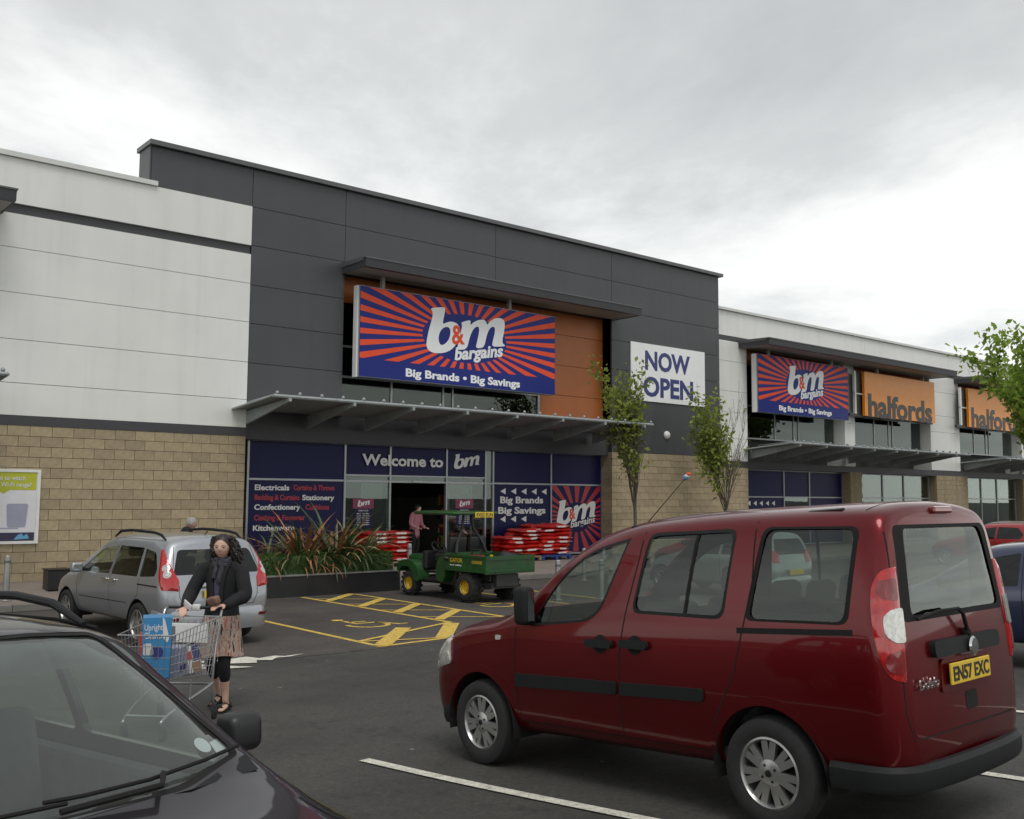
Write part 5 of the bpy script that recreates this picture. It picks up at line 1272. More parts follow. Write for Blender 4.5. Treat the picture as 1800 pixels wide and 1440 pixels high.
c = gp('canopy_roof', MB().bevbox(.40, 1.86, -.62, .62, 1.80, 1.87, .03, 3), 'green_paint', True)
for y in (-.4, -.13, .13, .4): gp('canopy_rib', MB().bevbox(.5, 1.76, y-.05, y+.05, 1.862, 1.885, .01), 'green_paint', parent=c)
pl = gp('number_plate', MB().bevbox(.372, .396, -.47, .05, 1.745, 1.862, .004), 'plate_yellow')
me = text_mesh('FX02 EUN', 1, .02, 0, .001); xs = [v.co.x for v in me.vertices]; me.transform(Matrix.Diagonal((.46/(max(xs)-min(xs)), .11, 1, 1)) @ Matrix.Translation((-(max(xs)+min(xs))/2, -.36, 0))); me.transform(Matrix.Translation((.3705, -.21, 1.804)) @ REARM); gp('plate_lettering', me, 'print_black', parent=pl)
gp('hitch_plate', MB().box(-.62, -.5, -.3, .3, .35, .6), 'steel_dark'); gp('engine_cover', MB().bevbox(-.45, .4, -.32, .32, .42, .62, .03), 'steel_dark')
# load on the cargo bed: each piece on its own
M('bin_black', (.012, .012, .013), .35, var=.2, vs=6)
M('machine_red', (.20, .012, .012), .45, var=.15)
GM = lambda x, y, z: tuple(GAT.matrix_basis @ Vector((x, y, z)))
bpy.context.view_layer.update()
def load(name, label, cat, x, y, z, build, mat, rz=0):
    m = build; o = obj(name, m, mat, None, True, 45); o.location = GM(x, y, z); o.rotation_euler = (0, 0, GAT.rotation_euler.z+rz); tag(o, label, cat); return o
sack = MB().ellipsoid((0, 0, .15), (.34, .24, .19), 14, 10); sack.v = [(a+.03*sin(9*c+5*b), b+.03*sin(8*a), max(0, c+.025*sin(11*a+6*b))) for a, b, c in sack.v]
load('refuse_sack', 'black refuse sack on the right rear of the green cargo bed', 'sack', -.30, -.30, .70, sack, 'bin_black')
lb = load('leaf_blower', 'red engined garden machine lying in the green cargo bed', 'garden machine', .12, .22, .70, MB().bevbox(-.16, .16, -.13, .13, 0, .26, .05, 3), 'machine_red', .4)
obj('handle', MB().tube([(-.1, 0, .24), (-.12, 0, .36), (.1, 0, .38), (.12, 0, .24)], .018, 8), 'black_plastic', lb, True); obj('nozzle', MB().tube([(.15, .05, .1), (.4, .12, .14), (.62, .3, .2)], [.06, .05, .045], 10), 'black_plastic', lb, True); obj('fuel_tank', MB().bevbox(-.2, -.05, -.16, .0, .02, .13, .03), 'white_plastic', lb)
load('plastic_drum', 'yellow plastic container standing in the green cargo bed', 'container', -.12, .02, .70, MB().bevbox(-.09, .09, -.06, .06, 0, .22, .02, 2).tube([(0, 0, .2), (0, 0, .27)], .03, 10).tube([(-.06, 0, .2), (-.05, 0, .26), (.03, 0, .26)], .012, 6), 'yellow_paint')

# ================================================================== bollards
M('steel_post', (.30, .30, .29), .42, metal=.5, var=.12, vs=4)
B0 = None
def bollard(x, y, label, h=.85):
    global B0
    z = pz(y) if y > 20.3 else gz(y)+.004
    if B0 is None:
        B0 = thing('bollard', label, 'bollard', (x, y, z), group='steel bollards along the pavement edge')
        obj('post', MB().lathe([(0, h), (.045, h-.004), (.055, h-.02), (.057, h-.03), (.057, 0)], 20), 'steel_post', B0, True, 50)
        obj('base_plate', MB().lathe([(0, .012), (.10, .012), (.105, .004), (.105, 0)], 20), 'steel_post', B0, True, 40)
        obj('collar', MB().lathe([(.058, h-.10), (.0605, h-.10), (.0605, h-.14), (.058, h-.14)], 20), 'galv_dark', B0)
    else:
        c = dup(B0); c.location = (x, y, z); c['label'] = label
bollard(4.86, 20.75, 'steel bollard by the poster wall at the far left')
bollard(14.05, 20.75, 'steel bollard at the right end of the dark planter')
bollard(15.53, 15.48, 'nearest steel bollard seen through the front window of the red van')
bollard(14.62, 15.9, 'steel bollard just right of the green cargo bed')
bollard(18.6, 19.2, 'steel bollard seen through the top of the van front window')
bollard(20.9, 20.75, 'steel bollard left of the twiggy street tree')
bollard(17.7, 16.6, 'steel bollard seen through the middle window of the van')

# ================================================================== stacked red bags
M('bag_red', (.46, .018, .014), .32, var=.12, vs=7, rand=.14)
M('bag_white', (.62, .58, .55), .35, var=.1)
M('pallet_wood', (.22, .16, .10), .9, var=.25, vs=12, rand=.15)
M('pallet_blue', (.02, .05, .22), .8, var=.2, vs=8)
def bag_mesh(L, w, h, seed):
    rnd = random.Random(seed); m = MB(); nx, ny = 10, 6
    def P(i, j, top):
        u, v = i/nx*2-1, j/ny*2-1; e = max(0, (1-abs(u)**3.5))*max(0, (1-abs(v)**3)); e = e**.32
        zz = .012*sin(5*u+seed)+.012*sin(4*v+2*seed); return (u*L/2*(1-.03*v*v), v*w/2*(1-.04*u*u), (h*.5+(h*.5*e+zz*e)*(1 if top else -1)))
    for t in (1, 0):
        o = len(m.v); m.v += [P(i, j, t) for i in range(nx+1) for j in range(ny+1)]
        for i in range(nx):
            for j in range(ny): a = o+i*(ny+1)+j; q = (a, a+ny+1, a+ny+2, a+1); m.f.append(q if t else q[::-1])
    return m
BAGM = []
for sd in range(4):
    me = me_from(bag_mesh(.72, .46, .125, sd*1.7), 'bag', True, 60); me.materials.append(MAT['bag_red']); BAGM.append(me)
bandm = me_from(MB().bevbox(-.05, .05, -.225, .225, .012, .13, .02), 'label'); bandm.materials.append(MAT['bag_white'])
_seam = MB(); _seam.tube([(-.36, -.2, .06), (-.1, -.232, .06), (.1, -.232, .065), (.36, -.2, .06)], .007, 5); _seam.box(-.16, .14, -.234, -.228, .035, .085); seamm = me_from(_seam, 'seam', True, 40); seamm.materials.append(MAT['bag_white'])
def bag(x, y, z, rz, label, group, tilt=0):
    o = obj('bag', random.choice(BAGM), None); o.location = (x, y, z); o.rotation_euler = (random.uniform(-.05, .05), tilt, rz+random.uniform(-.05, .05)); tag(o, label, 'bag', group)
    s = random.uniform(.95, 1.05); o.scale = (s, s, random.uniform(.9, 1.1))
    if random.random() < .6: obj('side_label', seamm, None, o)
    return o
def pallet(x, y, label, mat='pallet_wood'):
    p = thing('pallet', label, 'pallet', (x, y, pz(y)+.002))
    for k in range(5): obj('board', MB().box(-.6, .6, -.48+k*.215, -.38+k*.215, .105, .127), mat, p)
    for yy in (-.46, 0, .46):
        obj('bearer', MB().box(-.6, .6, yy-.05, yy+.05, .083, .104), mat, p)
        for xx in (-.55, 0, .55): obj('foot_block', MB().box(xx-.05, xx+.05, yy-.05, yy+.05, 0, .082), mat, p)
    return p
ORD = ('first', 'second', 'third', 'fourth', 'fifth', 'sixth', 'seventh', 'eighth'); POS = ('front left', 'front right', 'back left', 'back right')
pallet(14.62, 22.9, 'wooden pallet under the neat red bag stack left of the doorway')
z = pz(22.9)+.132
for r_ in range(7):
    for k, (dx, dy, rz) in enumerate(((-.3, -.24, 0), (.3, -.24, 0), (-.3, .24, 0), (.3, .24, 0)) if r_ % 2 == 0 else ((-.3, -.24, pi/2*0), (.3, -.24, 0), (-.3, .24, 0), (.3, .24, 0))):
        bag(14.62+dx*1.05, 22.9+dy, z+r_*.112, rz, 'red bag in the neat stack left of the doorway, %s layer up, %s' % (ORD[r_], POS[k]), 'red bags stacked left of the doorway')
pallet(19.2, 22.75, 'wooden pallet under the left half of the untidy red bag pile'); pallet(20.42, 22.75, 'blue pallet under the right half of the untidy red bag pile', 'pallet_blue')
for px_, n in ((19.2, 7), (20.42, 8)):
    for r_ in range(n):
        for k, (dx, dy) in enumerate(((-.3, -.24), (.3, -.24), (-.3, .24), (.3, .24))):
            if r_ >= n-2 and dx < 0 and px_ < 20: continue
            bag(px_+dx+random.uniform(-.06, .06), 22.75+dy, pz(22.75)+.132+r_*.112, random.uniform(-.2, .2), 'red bag in the %s half of the untidy pile, %s layer up, %s' % ('left' if px_ < 20 else 'right', ORD[r_], POS[k]), 'red bags piled right of the doorway', random.uniform(-.06, .06))
for k in range(4): bag(19.75+k*.28, 22.6+.1*(k % 2), pz(22.75)+.16+(6+.35*k)*.112, random.uniform(-.5, .5), 'loose red bag lying on top of the untidy pile, %s from the left' % ORD[k], 'red bags piled right of the doorway', random.uniform(-.12, .12))
# low dark cabinet by the wall at the far left
cb = thing('cabinet', 'low dark cabinet against the block wall behind the silver car', 'cabinet', (6.0, 21.6, pz(21.6)))
obj('casing', MB().bevbox(-.22, .22, -.2, .2, 0, .40, .015), 'bin_black', cb); obj('lid', MB().bevbox(-.24, .24, -.22, .22, .401, .43, .012), 'black_plastic', cb); obj('door_line', MB().box(-.006, .006, -.204, -.2, .04, .36), 'steel_dark', cb)
# ================================================================== planter, hedge, phormiums
M('planter_wall', (.014, .0145, .016), .5, var=.2, vs=4, bump=.2)
M('planter_cap', (.20, .20, .19), .6, var=.12)
M('hedge_leaf', (.035, .075, .014), .6, var=.35, vs=9)
M('leaf_green', (.055, .085, .03), .5, var=.3, vs=4, rand=.3)
M('leaf_bronze', (.28, .11, .05), .5, var=.35, vs=4, rand=.35)
M('leaf_cream', (.30, .24, .12), .5, var=.3, vs=4, rand=.3)
M('bark', (.10, .085, .065), .9, var=.3, vs=20, bump=.6)
M('bark_dark', (.07, .058, .045), .9, var=.3, vs=20, bump=.6)
def LEAF(name, col, back, trans=.35):
    m = bpy.data.materials.new(name); m.use_nodes = True; t = m.node_tree; L = t.links.new; t.nodes.clear()
    o = t.nodes.new('ShaderNodeOutputMaterial'); d = t.nodes.new('ShaderNodeBsdfPrincipled'); d.inputs['Roughness'].default_value = .55; d.inputs['Specular IOR Level'].default_value = .3
    tr = t.nodes.new('ShaderNodeBsdfTranslucent'); mx = t.nodes.new('ShaderNodeMixShader'); mx.inputs[0].default_value = trans
    gi = t.nodes.new('ShaderNodeNewGeometry'); mr = t.nodes.new('ShaderNodeMix'); mr.data_type = 'RGBA'; mr.inputs[6].default_value = (*col, 1); mr.inputs[7].default_value = (*back, 1)
    L(gi.outputs['Random Per Island'], mr.inputs[0]); L(mr.outputs[2], d.inputs['Base Color']); L(mr.outputs[2], tr.inputs[0])
    L(d.outputs[0], mx.inputs[1]); L(tr.outputs[0], mx.inputs[2]); L(mx.outputs[0], o.inputs[0]); MAT[name] = m
LEAF('foliage_hedge', (.03, .07, .012), (.07, .12, .025), .2)
LEAF('foliage_maple', (.15, .25, .03), (.36, .47, .085), .5)
LEAF('foliage_street', (.16, .22, .035), (.34, .39, .08), .45)
PX0, PX1, PY0, PY1, PZ0, PZ1 = 8.7, 13.1, 19.72, 20.95, gz(19.7), .17
pt = thing('planter', 'low black planter wall with a thin pale cap in front of the shop', 'planter', ((PX0+PX1)/2, (PY0+PY1)/2, PZ0))
hx, hy, hz = (PX1-PX0)/2, (PY1-PY0)/2, PZ1-PZ0
for nm, a in (('front_wall', (-hx, hx, -hy, -hy+.12)), ('back_wall', (-hx, hx, hy-.12, hy)), ('end_wall', (-hx, -hx+.12, -hy+.12, hy-.12)), ('end_wall', (hx-.12, hx, -hy+.12, hy-.12))): obj(nm, MB().box(a[0], a[1], a[2], a[3], 0, hz), 'planter_wall', pt)
obj('soil', MB().box(-hx+.121, hx-.121, -hy+.121, hy-.121, 0, hz-.06), 'soil', pt)
for nm, a in (('cap', (-hx-.02, hx+.02, -hy-.02, -hy+.14)), ('cap', (-hx-.02, hx+.02, hy-.14, hy+.02)), ('cap', (-hx-.02, -hx+.14, -hy+.141, hy-.141)), ('cap', (hx-.14, hx+.02, -hy+.141, hy-.141))): obj(nm, MB().box(a[0], a[1], a[2], a[3], hz+.001, hz+.03), 'planter_cap', pt)
def leaf_cloud(n, sampler, size, seed, droop=.3):
    rnd = random.Random(seed); m = MB()
    for _ in range(n):
        p, nrm = sampler(rnd); s = size*rnd.uniform(.6, 1.3)
        d = (Vector((rnd.gauss(0, 1), rnd.gauss(0, 1), rnd.gauss(0, 1)-droop))+nrm*.8).normalized(); a = d.cross(Vector((rnd.gauss(0, 1), rnd.gauss(0, 1), rnd.gauss(0, 1)))).normalized()
        p = Vector(p); q = p+d*s*.5; m.add([p, q+a*s*.28+Vector((0, 0, s*.06)), p+d*s, q-a*s*.28+Vector((0, 0, s*.06))], [(0, 1, 2, 3)])
    return m
hg = thing('hedge', 'clipped green box hedge growing along the front of the planter', 'hedge', (10.85, 20.1, PZ1-.05))
HL, HW, HH = 2.1, .27, .50
def hsamp(r):
    f = r.random(); x = r.uniform(-HL, HL); bumpz = .035*sin(3*x)+.03*sin(7.3*x+1)
    if f < .4: return (x, -HW-r.uniform(-.05, .03), r.uniform(.02, HH+bumpz)), Vector((0, -1, .1))
    if f < .8: return (x, r.uniform(-HW, HW), HH+bumpz+r.uniform(-.06, .035)), Vector((0, 0, 1))
    return (r.choice((-1, 1))*HL, r.uniform(-HW, HW), r.uniform(.02, HH)), Vector((1, 0, 0))
obj('foliage', leaf_cloud(9000, hsamp, .042, 3), 'foliage_hedge', hg, fixn=False)
obj('inner_mass', MB().bevbox(-HL+.03, HL-.03, -HW+.03, HW-.03, .0, HH-.03, .05), 'hedge_leaf', hg)
# strap leaves
def strap(L, arch, w, seed):
    rnd = random.Random(seed); n = 9; m = MB(); x = z = 0; ang = radians(82-arch*10)
    for i in range(n+1):
        t = i/n; ww = w*(.55+.9*t if t < .35 else (1-t)**.6*1.06)*.5+.0015
        fold = .35*ww
        m.v += [(x, -ww, z+fold), (x, 0, z), (x, ww, z+fold)]
        ang -= radians(arch*34*(t**1.3))/n*2.6; x += L/n*cos(ang); z += L/n*sin(ang)
        if i: k = 3*i; m.f += [(k-3, k-2, k+1, k), (k-2, k-1, k+2, k+1)]
    return m
_strap = {}
def phormium(x, y, z, n, L, cols_, label, seed, spread=1.0):
    rnd = random.Random(seed); p = thing('phormium', label, 'plant', (x, y, z))
    for k in range(n):
        mt = rnd.choice(cols_); ar = rnd.choice((1.0, 1.6, 2.1, 2.6, 3.1)); key = (mt, ar, rnd.randrange(2))
        if key not in _strap:
            me = me_from(strap(1.0, ar, .05, len(_strap)), 'leaf', True, None, False); me.materials.append(MAT[mt]); _strap[key] = me
        az = 2*pi*k/n*2.618+rnd.uniform(-.3, .3)
        s = L*rnd.uniform(.62, 1.0)*(.82 if ar > 2.4 else 1)
        o = obj('leaf', _strap[key], None, p, loc=(rnd.uniform(-.09, .09), rnd.uniform(-.09, .09), 0), rot=(rnd.uniform(-.15, .15), rnd.uniform(-.05, .55)*spread, az)); o.scale = (s, max(.8, s)*1.15, s)
    return p
phormium(10.95, 20.42, .15, 190, 1.8, ['leaf_bronze', 'leaf_bronze', 'leaf_bronze', 'leaf_cream', 'leaf_green'], 'bronze and cream striped phormium in the middle of the planter', 5)
phormium(11.75, 20.45, .15, 150, 1.95, ['leaf_green', 'leaf_green', 'leaf_cream', 'leaf_bronze'], 'tall arching green phormium right of the bronze one', 6)
phormium(12.25, 20.25, .15, 75, 1.6, ['leaf_green', 'leaf_green', 'leaf_cream'], 'smaller green phormium spilling over the right of the planter', 8)
phormium(10.05, 20.5, .15, 60, 1.4, ['leaf_green', 'leaf_bronze'], 'dark green phormium at the left of the planter', 9)

# ================================================================== trees
def tree(name, label, x, y, z, trunk_h, r0, limbs, leafspec, bark='bark', seed=1):
    t = thing(name, label, 'tree', (x, y, z)); rnd = random.Random(seed)
    m = MB(); m.tube([(0, 0, -.05), (.01, 0, trunk_h*.4), (0, .01, trunk_h*.8), (0, 0, trunk_h)], [r0*1.25, r0, r0*.92, r0*.85], 10); obj('trunk', m, bark, t, True)
    br = MB(); tips = []
    def grow(p, d, L, r, lv, up):
        n = 5; pts = [Vector(p)]; dd = Vector(d).normalized()
        for i in range(n):
            dd = (dd+Vector((rnd.gauss(0, .08), rnd.gauss(0, .08), up))).normalized(); pts.append(pts[-1]+dd*L/n)
        br.tube(pts, [max(.0045, r*(1-.75*i/n)) for i in range(n+1)], 5 if lv else 6, False)
        for i in range(1, n+1): tips.append((pts[i], lv, dd.copy()))
        if lv < 2:
            for _ in range(limbs['sub'][lv]):
                i = rnd.randint(1, n-1); a = rnd.uniform(0, 2*pi); q = (dd+Vector((cos(a), sin(a), .2))*limbs['spread'][lv]).normalized(); grow(pts[i], q, L*limbs['ratio'], r*.5, lv+1, up)
    for k in range(limbs['n']):
        a = 2*pi*k/limbs['n']+rnd.uniform(-.3, .3); s = limbs['out']*rnd.uniform(.5, 1.15); zz_ = trunk_h*rnd.uniform(limbs['from'], 1.0)
        grow((0, 0, zz_), (cos(a)*s+limbs.get('lean', 0), sin(a)*s, 1), limbs['len']*rnd.uniform(.7, 1.05), r0*limbs.get('thin', .5), 0, limbs['up'])
    c = obj('limbs', br, bark, t, True); c['kind'] = 'stuff'
    n, size, keep, mat, spread = leafspec
    good = [q for q in tips if keep(q[0], rnd)]
    def samp(r):
        p, lv, d = r.choice(good); return tuple(p+Vector((r.gauss(0, spread), r.gauss(0, spread), r.gauss(0, spread)))), Vector((0, 0, .3))
    obj('crown', leaf_cloud(n, samp, size, seed+5, .2), mat, t, fixn=False)
    return t
tl = {'thin': .34, 'n': 12, 'sub': (6, 3), 'spread': (.35, .4), 'ratio': .5, 'out': .34, 'from': .7, 'len': 3.0, 'up': .12}
tree('street_tree', 'slender twiggy street tree left of the NOW OPEN banner', 22.85, 21.3, pz(21.3), 2.0, .055, {**tl, 'len': 3.3, 'lean': -.15, 'out': .30}, (1500, .17, lambda p, r: (p.x < -.28 and p.z > 2.3) or (p.z > 5.1 and p.x < .0) or r.random() < .03, 'foliage_street', .11), 'bark', 11)
tree('street_tree', 'slender twiggy street tree right of the NOW OPEN banner', 27.35, 21.3, pz(21.3), 1.9, .055, {**tl, 'len': 3.2, 'lean': -.14, 'out': .36}, (1700, .17, lambda p, r: (p.x < -.40 and p.z > 2.0) or r.random() < .035, 'foliage_street', .11), 'bark', 23)
tree('leafy_tree', 'full leafy tree in fresh green leaf at the right edge', 41.3, 14.6, gz(14), 2.2, .15, {'n': 11, 'sub': (6, 3), 'spread': (.9, .9), 'ratio': .55, 'out': .95, 'from': .6, 'len': 5.4, 'up': .07}, (21000, .29, lambda p, r: p.z > 2.2, 'foliage_maple', .20), 'bark_dark', 31)
# ================================================================== people
M('skin', (.58, .36, .27), .55, var=.08, vs=12)
M('skin_old', (.45, .27, .21), .6, var=.08, vs=12)
M('hair_dark', (.012, .007, .006), .5, var=.4, vs=40)
M('hair_grey', (.28, .26, .24), .7, var=.3, vs=40)
M('cloth_black', (.008, .0085, .010), .9, var=.25, vs=14, bump=.3, bs=40, dist=.01)
M('cloth_leg', (.006, .006, .007), .85, var=.2, vs=14)
M('cloth_scarf', (.035, .035, .045), .9, var=.5, vs=20)
M('cloth_purple', (.05, .045, .085), .85, var=.4, vs=25)
M('cloth_pink', (.40, .16, .20), .85, var=.15, vs=10)
M('lip', (.30, .08, .07), .5); M('eye_white', (.28, .22, .19), .4); M('iris', (.02, .012, .008), .3)
M('purse', (.16, .09, .06), .6, var=.3, vs=20); M('phone_white', (.7, .7, .7), .3)
def STRIPES(name):
    m = M(name, (.5, .4, .3), .85, var=.1); t = m.node_tree; L = t.links.new; b = t.nodes['Principled BSDF']
    co = t.nodes.new('ShaderNodeTexCoord'); mp = t.nodes.new('ShaderNodeMapping'); mp.inputs['Scale'].default_value = (24, 24, 1.0); L(co.outputs['Object'], mp.inputs[0])
    n = t.nodes.new('ShaderNodeTexNoise'); n.inputs['Scale'].default_value = 1.5; n.inputs['Detail'].default_value = 2; L(mp.outputs[0], n.inputs['Vector'])
    r = t.nodes.new('ShaderNodeValToRGB'); r.color_ramp.interpolation = 'CONSTANT'; e = r.color_ramp.elements
    e[0].position = 0; e[0].color = (.05, .03, .03, 1); e[1].position = .40; e[1].color = (.40, .34, .28, 1)
    for p, c in ((.46, (.36, .10, .07, 1)), (.485, (.46, .40, .33, 1)), (.53, (.10, .06, .05, 1)), (.55, (.44, .36, .30, 1)), (.60, (.38, .13, .09, 1))): q = e.new(p); q.color = c
    L(n.outputs[0], r.inputs[0]); L(r.outputs[0], b.inputs['Base Color'])
STRIPES('cloth_stripe')
def bezier(pts, n=8):
    P = [Vector(p) for p in pts]; out_ = []
    for i in range(len(P)-1):
        a, b, c, d = P[max(i-1, 0)], P[i], P[i+1], P[min(i+2, len(P)-1)]
        for k in range(n): t = k/n; out_.append(.5*((2*b)+(c-a)*t+(2*a-5*b+4*c-d)*t*t+(3*b-a-3*c+d)*t**3))
    out_.append(P[-1]); return out_

def skin(chains, sub=2):
    """limb surfaces: chains of (x,y,z,r) or (x,y,z,r_side,r_front) swept smoothly with rounded ends; weld() fuses them into one skin"""
    m = MB(); n = 14
    for ch in chains:
        P = [Vector(p[:3]) for p in ch]; R0 = [p[3] for p in ch]; R1 = [p[4] if len(p) > 4 else p[3] for p in ch]
        par = np.zeros(len(P))
        for i in range(1, len(P)): par[i] = par[i-1]+max(1e-4, (P[i]-P[i-1]).length)
        q = np.concatenate([np.linspace(par[i], par[i+1], 5)[:-1] for i in range(len(P)-1)]+[[par[-1]]])
        X = bezier(P, 4); r0 = pchip(par, np.array(R0), q) if len(P) > 2 else np.interp(q, par, R0); r1 = pchip(par, np.array(R1), q) if len(P) > 2 else np.interp(q, par, R1)
        rings = []
        d0 = (X[1]-X[0]).normalized(); d1 = (X[-1]-X[-2]).normalized()
        for k in (3, 2, 1): t = radians(90*k/3.4); rings.append((X[0]-d0*min(r0[0], r1[0])*sin(t), d0, r0[0]*cos(t), r1[0]*cos(t)))
        for i in range(len(X)): d = (X[min(i+1, len(X)-1)]-X[max(i-1, 0)]).normalized(); rings.append((X[i], d, r0[i], r1[i]))
        for k in (1, 2, 3): t = radians(90*k/3.4); rings.append((X[-1]+d1*min(r0[-1], r1[-1])*sin(t), d1, r0[-1]*cos(t), r1[-1]*cos(t)))
        o = len(m.v)
        for c, d, ra, rb in rings:
            side = Vector((0, 1, 0)) if abs(d.y) < .85 else Vector((1, 0, 0))
            sd = (side-d*side.dot(d)).normalized(); fr = d.cross(sd)
            m.v += [tuple(c+sd*ra*cos(2*pi*k/n)+fr*rb*sin(2*pi*k/n)) for k in range(n)]
        for i in range(len(rings)-1):
            for k in range(n): m.f.append((o+i*n+k, o+i*n+(k+1) % n, o+(i+1)*n+(k+1) % n, o+(i+1)*n+k))
        m.f.append(tuple(o+k for k in range(n-1, -1, -1))); m.f.append(tuple(o+(len(rings)-1)*n+k for k in range(n)))
    return me_from(m, 'limb')
def weld(meshes, voxel=.01, smooth=4):
    """fuse several meshes into one continuous surface"""
    bm = bmesh.new()
    for m in meshes: bm.from_mesh(m); bpy.data.meshes.remove(m)
    me = bpy.data.meshes.new('w'); bm.to_mesh(me); bm.free(); o = bpy.data.objects.new('w', me); COL.objects.link(o)
    r = o.modifiers.new('r', 'REMESH'); r.mode = 'VOXEL'; r.voxel_size = voxel; r.use_smooth_shade = True
    if smooth: q = o.modifiers.new('q', 'SMOOTH'); q.iterations = smooth; q.factor = .5
    me = temp_mesh(o); me.shade_smooth(); return me
def head_mesh(c, h, yaw, pitch=0):
    """head of height h centred at c, facing +x turned by yaw"""
    n, m_ = 28, 22; b = MB(); R = h/2
    for i in range(m_+1):
        th = pi*i/m_; zz = cos(th)
        for k in range(n):
            a = 2*pi*k/n; x, y = sin(th)*cos(a), sin(th)*sin(a); z = zz
            w = .74; d = .88
            if z < 0: w *= 1-.30*(-z)**1.3; d *= 1-.10*(-z)
            X, Y, Z = x*d, y*w, z
            f = max(0, x)**2
            if x > 0: X *= 1-.10*f*(1 if z < .35 else .5)
            e = lambda y0, z0, sy, sz: math.exp(-((Y-y0)/sy)**2-((Z-z0)/sz)**2)
            if x > 0:
                X += .17*e(0, -.20, .10, .15)+.09*e(0, -.02, .07, .2)          # nose
                X -= .07*(e(.30, .02, .16, .10)+e(-.30, .02, .16, .10))        # eye sockets
                X += .05*(e(.3, .17, .3, .08)+e(-.3, .17, .3, .08))            # brow
                X += .05*e(0, -.50, .22, .06)+.045*e(0, -.60, .2, .05)-.02*e(0, -.55, .2, .025)   # lips
                X += .09*e(0, -.86, .2, .14)                                   # chin
                X += .03*(e(.42, -.25, .2, .2)+e(-.42, -.25, .2, .2))          # cheeks
            if x < 0: X *= 1.08
            b.v.append((X*R, Y*R, Z*R))
    for i in range(m_):
        for k in range(n): b.f.append((i*n+k, (i+1)*n+k, (i+1)*n+(k+1) % n, i*n+(k+1) % n))
    for sg in (1, -1): b.ellipsoid((-.08*R, sg*.74*R, -.08*R), (.17*R, .07*R, .26*R), 8, 6)
    me = me_from(b, 'head', True, None); T = Matrix.Translation(c) @ Matrix.Rotation(yaw, 4, 'Z') @ Matrix.Rotation(pitch, 4, 'Y'); me.transform(T); return me, T
def hand_chains(w, d, side, up, curl=.5, L=.17):
    """palm and five fingers from wrist w along d; up = back of the hand; thumb on the inner side"""
    w, d, up = Vector(w), Vector(d).normalized(), Vector(up).normalized(); lat = d.cross(up).normalized()*side; up = lat.cross(d).normalized()*side
    ch = []; pc = w+d*L*.25; k = w+d*L*.48
    ch.append([(*w, .024, .019), (*pc, .030, .016), (*k, .032, .014)])
    for i, (o, ln) in enumerate(((-.030, .40), (-.010, .46), (.010, .43), (.029, .34))):
        p = k+lat*o; pts = [(*(pc+lat*o*.7), .011), (*p, .0095)]; dd = d.copy()
        for s in range(3):
            dd = (dd-up*curl*(.8+.2*s)).normalized(); p = p+dd*L*ln*.40; pts.append((*p, .0088-.0006*s))
        ch.append(pts)
    p = w+d*L*.2-lat*.022; t = [(*(w+d*L*.12), .014), (*p, .012)]; dd = (d*.6-lat*.8-up*.2).normalized()
    for s in range(2): p = p+dd*L*.2; t.append((*p, .0105)); dd = (dd+d*.5-up*.2*curl).normalized()
    ch.append(t); return ch
# ------------------------------------------------------------------ woman with the trolley (local +x is where she faces)
WZ = gz(9.4); WX, WY = 4.23, 9.56
wo = thing('person', 'woman with long dark hair in a black jacket and striped skirt pushing a trolley', 'person', (WX, WY, WZ), (0, 0, radians(222)))
wo.scale = (1.03, 1.03, 1.03)
hd, HT = head_mesh((.035, 0, 1.555), .225, radians(8), .06)
legL = [(0, .085, .88, .085, .09), (.06, .09, .66, .072), (.12, .09, .47, .052), (.10, .09, .36, .05), (.07, .09, .20, .034), (.06, .09, .10, .03)]
legR = [(0, -.085, .88, .085, .09), (.0, -.09, .66, .072), (.02, -.09, .47, .052), (-.05, -.09, .36, .05), (-.13, -.09, .21, .034), (-.17, -.09, .12, .03)]
footL = [(.06, .09, .10, .03), (.03, .09, .055, .026), (.12, .092, .035, .030, .018), (.18, .095, .028, .026, .014)]
footR = [(-.17, -.09, .12, .03), (-.19, -.09, .08, .026), (-.10, -.092, .045, .030, .018), (-.05, -.095, .03, .026, .014)]
elL, wrL = (.10, .27, 1.10), (.30, .17, 1.02); elR, wrR = (.12, -.27, 1.10), (.36, -.20, 1.00)
torso = [(0, 0, .88, .14, .11), (0, 0, 1.02, .12, .095), (.0, 0, 1.2, .135, .10), (0, 0, 1.34, .13, .085), (.0, 0, 1.41, .05), (.015, 0, 1.47, .047)]
arms = [[(0, .06, 1.345, .06), (0, .165, 1.335, .05), elL+(.04,), wrL+(.024,)], [(0, -.06, 1.345, .06), (0, -.165, 1.335, .05), elR+(.04,), wrR+(.024,)]]
b1 = skin([torso]+arms+[legL, legR])
b2 = skin([footL], 2); b3 = skin([footR], 2)
hL = skin(hand_chains(wrL, (.85, -.45, .1), 1, (.1, .1, 1), .35), 1); hR = skin(hand_chains(wrR, (.95, .25, -.05), -1, (.1, 0, 1), .55), 1)
obj('body', weld([b1, b2, b3, hd, hL, hR], .0075, 3), 'skin', wo)
for sg in (1, -1):
    e = obj('eye', MB().ellipsoid(HT @ Vector((.0735, sg*.034, .002)), (.009, .013, .0065), 10, 8), 'eye_white', wo, True)
    obj('iris', MB().ellipsoid(HT @ Vector((.0825, sg*.034, .002)), (.004, .006, .006), 8, 6), 'iris', e, True)
    obj('eyebrow', MB().tube([HT @ Vector((.098, sg*.015, .020)), HT @ Vector((.099, sg*.036, .026)), HT @ Vector((.086, sg*.058, .019))], .0022, 5), 'hair_dark', wo, True)
obj('mouth', MB().tube([HT @ Vector((.084, -.024, -.062)), HT @ Vector((.096, 0, -.060)), HT @ Vector((.084, .024, -.062))], [.004, .0075, .004], 6), 'lip', wo, True)
